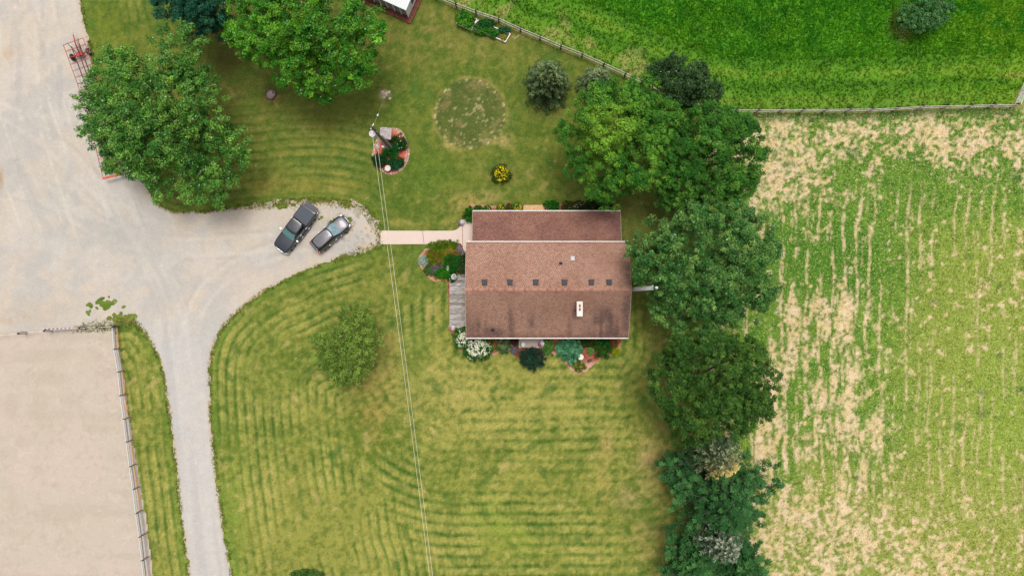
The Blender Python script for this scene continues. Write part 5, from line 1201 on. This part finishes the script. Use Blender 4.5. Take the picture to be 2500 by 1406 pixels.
# ------------------------------------------------------------------ red bale wagons
def wagon(label, f_px, r_px, width, front=True, seed=0):
    a = W(*f_px, .9); b = W(*r_px, .9); d = b-a; L = d.length; th_ = math.atan2(d.y, d.x)
    r = empty('bale_wagon', (a.x, a.y, 0), th_); tag(r, label, 'wagon', 'red bale wagons by the yard')
    hw2 = width/2; z = 1.0
    for s in (-1, 1): MB().beam((0, s*hw2, z), (L, s*hw2, z), .05, .05).build('side_rail', M_red, r)
    n = int(L/.72)
    cm = MB().beam((0, -hw2, z+.03), (0, hw2, z+.03), .045, .05).mesh('cross_bar', M_red)
    for i in range(n+1): link('cross_bar', cm, r, (i*L/n, 0, 0))
    for s in (-.42, 0.12, .5): MB().beam((.4, s, z-.12), (L-.4, s, z-.12), .07, .1).build('beam', M_rust, r)
    for xw in ((1.35,) if front else (L-1.2,)):
        ax = MB().beam((xw, -hw2+.1, .5), (xw, hw2-.1, .5), .12, .12).build('axle', M_red, r); MB().box((xw, 0, .62), (.5, .7, .2)).build('bolster', M_red, r)
        for s in (-1, 1):
            w = MB(); y = s*(hw2-.22)
            wh = w.lathe((0, 0, 0), [(.2, -.13), (.36, -.13), (.41, -.08), (.41, .08), (.36, .13), (.2, .13)], 20).build('wheel', M_rubber, r, sm=40); wh.location = (xw, y, .42); wh.rotation_euler = (math.pi/2, 0, 0)
            ri = MB().lathe((0, 0, 0), [(.21, -.1), (.1, -.06), (.1, .06), (.21, .1)], 14).build('rim', M_red if s < 0 else M_white, wh, sm=40)
    MB().path([(1.2, 0, .62), (.2, 0, .7), (-.9, .1, .65)], [.09, .08, .06], 6).build('drawbar', M_red, r)
    MB().path([(-.9, .1, .65), (-1.15, .2, .7)], .03, 5).build('hitch', M_pgrey, r)
    for s in (-.45, .45): MB().path([(1.1, s*.6, .7), (.2, s*1.3, .98), (-.1, s*1.5, 1.0)], .035, 5).build('brace', M_rust, r)
    return r
wagon('red steel bale wagon frame with its drawbar and two wheels in the open', (180,103), (232,246), 2.35, True)
wg = wagon('red steel bale wagon mostly hidden under the tree, its orange end bar showing', (235,262), (276,430), 2.2, False)
L_ = (W(276,430,.9)-W(235,262,.9)).length
MB().beam((L_+.05, -1.1, 1.06), (L_+.05, 1.1, 1.06), .2, .14).build('end_bar', plain('orange_red_steel', A(222,84,48), .6), wg); MB().box((L_-.1, .75, 1.16), (.35, .5, .12)).build('reflector', plain('orange_plate', A(240,140,50), .6), wg)

# ------------------------------------------------------------------ vehicles
def sup(t, a, b, n): c, s = math.cos(t), math.sin(t); return a*math.copysign(abs(c)**(2/n), c), b*math.copysign(abs(s)**(2/n), s)
class Cab:
    """greenhouse: superellipse rings between the belt line and the roof edge"""
    def __init__(s, levels, n=7): s.lv = levels; s.n = n         # (z, xf, xr, halfwidth)
    def P(s, t, v, off=0.0):
        k = v*(len(s.lv)-1); i = min(int(k), len(s.lv)-2); f = k-i
        z, xf, xr, hw = [s.lv[i][j]*(1-f)+s.lv[i+1][j]*f for j in range(4)]
        x, y = sup(t, (xf-xr)/2+off, hw+off, s.n); bow = .10*(1-(y/hw)**2) if x > 0 else -.04*(1-(y/hw)**2)
        return Vector(((xf+xr)/2+x+(bow if abs(x) > (xf-xr)/2*.8 else 0), y, z+off*.25))
    def shell(s, name, mat, parent, m=48):
        rings = [[s.P(2*math.pi*i/m, j/(len(s.lv)-1)) for i in range(m)] for j in range(len(s.lv))]
        return MB().loft(rings).build(name, mat, parent, sm=35)
    def patch(s, name, mat, parent, t0, t1, v0, v1, off=.008, nt=10, nv=3):
        vs_ = [s.P(t0+(t1-t0)*i/nt, v0+(v1-v0)*j/nv, off) for j in range(nv+1) for i in range(nt+1)]
        fs_ = [(j*(nt+1)+i, j*(nt+1)+i+1, (j+1)*(nt+1)+i+1, (j+1)*(nt+1)+i) for j in range(nv) for i in range(nt)]
        return MB().add(vs_, fs_).build(name, mat, parent, sm=60)
    def tx(s, frac, side=1):         # angle where x is frac (-1..1) of the half length along a side
        return side*math.acos(math.copysign(abs(frac)**(s.n/2), frac)) if abs(frac) < 1 else 0
def body_loft(secs):
    """secs: x, half width, z bottom, z top, crown"""
    rings = []
    for x, w, zb, zt, cr_ in secs:
        half = [(0, zb), (w*.86, zb), (w*.97, zb+.10), (w, zb+.3), (w*.985, zt-.14), (w*.955, zt-.05), (w*.90, zt), (w*.55, zt+cr_*.8), (0, zt+cr_)]
        ring = [Vector((x, y, z)) for y, z in half]+[Vector((x, -y, z)) for y, z in half[-2:0:-1]]
        rings.append(ring)
    return MB().loft(rings)
def panel_top(secs, y0, y1, lift=.012, ny=6):
    """a skin lying just over the loft's top between fractions y0..y1 of the half width"""
    rows = []
    for x, w, zb, zt, cr_ in secs:
        row = []
        for i in range(ny+1):
            f = y0+(y1-y0)*i/ny; af = abs(f)
            z = zt+cr_*(1-af/.9*.2/1) if af < .55 else zt+cr_*.8*(.9-af)/.35
            z = zt+cr_*(1-.2*af/.55) if af <= .55 else zt+cr_*.8*max(0, (.9-af)/.35)
            row.append(Vector((x, f*w, z+lift)))
        rows.append(row)
    vs_ = [v for r in rows for v in r]; m = ny+1
    return MB().add(vs_, [(j*m+i, j*m+i+1, (j+1)*m+i+1, (j+1)*m+i) for j in range(len(rows)-1) for i in range(ny)])
M_glassT = plain('tinted_glass_teal', A(84,134,130), .12, grain=.06, gs=3, coat=.5); M_glassD = plain('dark_glass', (.012, .014, .016), .07, grain=.02)
M_glassB = plain('windscreen_pale', A(132,158,168), .12, grain=.12, gs=3, coat=.5)
M_chrome = plain('chrome', (.7, .7, .7), .2, metal=.85, grain=.02); M_tail = plain('tail_lamp', A(200,30,40), .3, grain=.05); M_lamp = plain('head_lamp', (.62, .64, .66), .2, grain=.05)
M_blackcar = plain('black_paint', A(30,33,40), .28, grain=.03, coat=.6); M_navy = plain('blue_black_paint', A(46,52,62), .38, grain=.04, coat=.2)
M_skysheen = plain('sky_sheen_grey', A(104,100,107), .35, metal=.0, grain=.04, coat=.3); M_cover = plain('vinyl_cover', A(70,78,90), .7, grain=.06, gs=9, bump=.2)  # black car's sky reflection painted grey on bonnet, roof and bumper
M_ridge = plain('dark_rib', A(66,64,74), .5)
def wheels(root, xs, y, r, wdt=.24):
    tm = MB().lathe((0, 0, 0), [(r*.6, -wdt/2), (r*.93, -wdt/2), (r, -wdt*.32), (r, wdt*.32), (r*.93, wdt/2), (r*.6, wdt/2)], 28).mesh('tyre', M_rubber, sm=40)
    rmb = MB().lathe((0, 0, 0), [(r*.62, wdt*.46), (r*.58, wdt*.42), (r*.2, wdt*.36), (.03, wdt*.44)], 24)
    for k in range(5):
        a = k*2*math.pi/5; rmb.beam((math.cos(a)*.05, math.sin(a)*.05, wdt*.47), (math.cos(a)*r*.58, math.sin(a)*r*.58, wdt*.49), .06, .03)
    rm_ = rmb.mesh('rim', M_rim, sm=40)
    am = MB().lathe((0, 0, 0), [(r*.98, .02), (r*1.16, .02), (r*1.18, 0), (r*1.16, -.05)], 28).mesh('wheel_arch', M_black, sm=40)
    for x in xs:
        for s in (-1, 1):
            w = empty('wheel', (x, s*(y-wdt/2+.015), r)); w.parent = root; w.rotation_euler = (-s*math.pi/2, 0, 0)
            link('tyre', tm, w); link('rim', rm_, w)
            a = link('wheel_arch', am, root, (x, s*(y+.004), r)); a.rotation_euler = (-s*math.pi/2, 0, 0)
def mirror(root, x, y, z, s, mat):
    m_ = MB().box((x, s*(y+.2), z), (.12, .24, .2)).build('mirror', mat, root, bevel=.03); MB().beam((x+.05, s*(y-.02), z-.05), (x, s*(y+.1), z-.02), .05, .05).build('mirror_arm', M_black, m_)

# --- pickup truck
tc_ = W(720.5, 558, 1.0); hd_ = math.atan2(-(611-504.5), (680.5-761.6))
truck = empty('pickup_truck', (tc_.x, tc_.y, 0), hd_); tag(truck, 'black crew cab pickup truck with a covered bed and lowered tailgate', 'pickup truck')
TS = [(2.98,.72,.5,.92,.03),(2.9,.86,.42,1.04,.04),(2.6,.96,.4,1.12,.06),(1.9,1.0,.4,1.18,.07),(1.2,1.0,.4,1.22,.06),(.6,1.0,.4,1.26,.03),(-.9,1.0,.4,1.28,.02),(-1.0,1.0,.4,1.3,.01),(-2.2,1.0,.42,1.32,.01),(-2.72,.98,.45,1.32,.01),(-2.76,.96,.5,1.3,.01)]
body_loft(TS).build('body', M_blackcar, truck, sm=35)
panel_top(TS[1:5], -.84, .84).build('bonnet', M_navy, truck, sm=50)
for f in (-.42, -.14, .18, .46):
    MB().path([(x, f*w, zt+c*.92+.012) for x, w, zb, zt, c in TS[1:5]], .011, 5).build('bonnet_crease', M_black, truck)
cab = Cab([(1.24, 1.22, -1.02, .95), (1.42, 1.0, -1.0, .90), (1.66, .66, -.95, .83), (1.84, .42, -.9, .76), (1.9, .30, -.84, .68)])
cab.shell('cab', M_blackcar, truck)
tf = math.asin(.9**(3.5)); cab.patch('windscreen', M_glassT, truck, -.62, .62, .06, .70, nt=20, nv=6)
cab.patch('rear_window', M_glassD, truck, math.pi-.62, math.pi+.62, .12, .7)
for s in (-1, 1):
    for fa, fb in ((-.93, -.5), (-.46, .05), (.1, .66)):
        a, b = cab.tx(fa, s), cab.tx(fb, s); cab.patch('side_window', M_glassD, truck, a, b, .1, .72, nt=6)
    MB().path([cab.P(cab.tx(f, s), .06, .012) for f in (-.96, -.5, 0, .5, .86)], .012, 5).build('window_trim', M_chrome, truck)
# roof skin and ribs
rt = MB().loft([[Vector((-.27+sup(t, .62, .66, 5)[0], sup(t, .62, .66, 5)[1], z)) for t in [2*math.pi*i/32 for i in range(32)]] for z in (1.895, 1.915)]+[[Vector((-.27+sup(t, .54, .58, 5)[0], sup(t, .54, .58, 5)[1], 1.93)) for t in [2*math.pi*i/32 for i in range(32)]]]).build('roof', M_navy, truck, sm=40)
for k in range(6): MB().box((-.32+.04*(k % 2), -.42+k*.168, 1.932), (.8, .03, .014)).build('roof_rib', M_ridge, rt)
MB().box((-.93, 0, 1.87), (.06, .28, .05)).build('brake_light', M_tail, truck, bevel=.01)
MB().box((-.905, 0, 1.925), (.03, 1.1, .012)).build('roof_trim', M_chrome, truck)
# covered bed
MB().add([(-1.1, -.87, 1.36), (-1.1, .87, 1.36), (-2.68, .87, 1.36), (-2.68, -.87, 1.36), (-1.1, -.87, 1.3), (-1.1, .87, 1.3), (-2.68, .87, 1.3), (-2.68, -.87, 1.3)], [(0, 1, 2, 3), (0, 4, 5, 1), (1, 5, 6, 2), (2, 6, 7, 3), (3, 7, 4, 0)]).build('bed_cover', M_cover, truck)
for s in (-1, 1): MB().beam((-1.08, s*.92, 1.355), (-2.74, s*.92, 1.355), .07, .05).build('bed_rail', M_black, truck, bevel=.008)
tg = MB().box((-3.05, 0, .98), (.58, 1.56, .07)).build('tailgate', M_ridge, truck, bevel=.015)
for k in range(9): MB().box((-3.05, -.62+k*.155, 1.02), (.4, .05, .014)).build('tailgate_rib', plain('bedliner', A(96,92,104), .7) if k == 0 else bpy.data.materials['bedliner'], tg)
for s in (-1, 1):
    MB().box((-2.76, s*.9, 1.12), (.07, .16, .36)).build('tail_light', M_tail, truck, bevel=.015)
    MB().box((2.86, s*.72, .86), (.16, .34, .2)).build('headlight', M_lamp, truck, bevel=.03)
    mirror(truck, .95, .98, 1.34, s, M_chrome)
    MB().box((-.1, s*1.08, .44), (2.3, .16, .06)).build('running_board', M_ridge, truck, bevel=.015)
    for x in (.2, -.75): MB().box((x, s*1.005, 1.12), (.2, .05, .04)).build('door_handle', M_chrome, truck, bevel=.01)
    for x in (.35, -.85): MB().box((x, s*1.1, .478), (.22, .1, .014)).build('step_pad', M_chrome, truck)
MB().path([(2.78, -.98, .62), (2.98, -.7, .62), (3.06, -.3, .62), (3.06, .3, .62), (2.98, .7, .62), (2.78, .98, .62)], .1, 8).build('front_bumper', M_chrome, truck, sm=50)
MB().box((3.0, 0, .86), (.05, .9, .26)).build('grille', M_chrome, truck, bevel=.01)
MB().box((-2.84, 0, .56), (.16, 1.7, .16)).build('rear_bumper', M_chrome, truck, bevel=.03)
wheels(truck, (1.95, -1.75), 1.0, .4)

# --- sport utility vehicle
sc_ = W(806.5, 571, .8); hs_ = math.atan2((605-537), (845-768))
suv = empty('suv', (sc_.x, sc_.y, 0), hs_); tag(suv, 'black estate style family car with sky sheen painted grey on bonnet and ribbed roof', 'car')
SS = [(2.4,.5,.4,.72,.03),(2.3,.74,.32,.84,.05),(2.05,.88,.28,.92,.07),(1.6,.93,.26,.97,.08),(1.05,.94,.26,1.0,.07),(.4,.94,.26,1.02,.02),(-1.3,.94,.28,1.04,.02),(-2.0,.92,.32,1.04,.02),(-2.32,.84,.4,.98,.02),(-2.38,.76,.48,.9,.02)]
body_loft(SS).build('body', M_blackcar, suv, sm=35)
panel_top(SS[1:5], -.74, .74).build('bonnet', M_skysheen, suv, sm=50)
for s in (-1, 1): MB().path([(x, s*.6*w, zt+c*.76+.014) for x, w, zb, zt, c in SS[1:5]], .01, 5).build('bonnet_crease', M_ridge, suv)
cab = Cab([(1.0, 1.12, -2.3, .88), (1.2, .86, -2.26, .83), (1.44, .46, -2.16, .76), (1.62, .16, -2.02, .68), (1.68, .05, -1.92, .60)])
cab.shell('cab', M_blackcar, suv)
cab.patch('windscreen', M_glassB, suv, -.60, .60, .06, .72, nt=20, nv=6)
cab.patch('rear_window', M_glassD, suv, math.pi-.5, math.pi+.5, .15, .7)
for s in (-1, 1):
    for fa, fb in ((-.93, -.58), (-.54, -.08), (-.04, .5)):
        a, b = cab.tx(fa, s), cab.tx(fb, s); cab.patch('side_window', M_glassD, suv, a, b, .12, .72, nt=6)
    MB().path([cab.P(cab.tx(f, s), .06, .012) for f in (-.9, -.5, 0, .5, .8)], .013, 5).build('window_trim', M_chrome, suv)
    MB().path([(-1.85, s*.64, 1.70), (-.8, s*.66, 1.74), (.0, s*.64, 1.70)], .02, 6).build('roof_rail', M_black, suv)
rt = MB().loft([[Vector((-.92+sup(t, 1.02, .60, 4)[0], sup(t, 1.02, .60, 4)[1], z)) for t in [2*math.pi*i/32 for i in range(32)]] for z in (1.676, 1.69)]+[[Vector((-.92+sup(t, .95, .53, 4)[0], sup(t, .95, .53, 4)[1], 1.705)) for t in [2*math.pi*i/32 for i in range(32)]]]).build('roof', M_skysheen, suv, sm=40)
for k in range(5): MB().box((-1.2+.03*(k % 2), -.32+k*.16, 1.708), (1.0, .028, .012)).build('roof_rib', M_ridge, rt)
MB().path([(-1.85, 0, 1.7), (-1.95, 0, 1.82)], .015, 5).build('roof_antenna', M_black, suv)
MB().box((1.0-.5, .12, 1.40), (.03, .5, .015)).build('wiper', M_black, suv); 
MB().box((-2.24, 0, 1.60), (.2, 1.2, .04)).build('spoiler', M_blackcar, suv, bevel=.012)
for s in (-1, 1):
    MB().box((-2.30, s*.76, .92), (.2, .22, .26)).build('tail_light', M_tail, suv, bevel=.03)
    MB().box((2.16, s*.74, .80), (.42, .2, .12)).build('headlight', M_lamp, suv, bevel=.04)
    mirror(suv, .82, .88, 1.12, s, M_blackcar)
    for x in (.1, -.85): MB().box((x, s*.945, .9), (.18, .04, .035)).build('door_handle', M_chrome, suv)
MB().path([(2.18, -.8, .55), (2.38, -.5, .55), (2.46, 0, .55), (2.38, .5, .55), (2.18, .8, .55)], .13, 8).build('front_bumper', M_skysheen, suv, sm=50)
MB().path([(2.44, -.35, .7), (2.47, 0, .7), (2.44, .35, .7)], .04, 6).build('grille', M_chrome, suv, sm=50)
MB().box((-2.42, 0, .6), (.1, 1.5, .14)).build('rear_bumper', M_chrome, suv, bevel=.03)
wheels(suv, (1.5, -1.42), .94, .36)
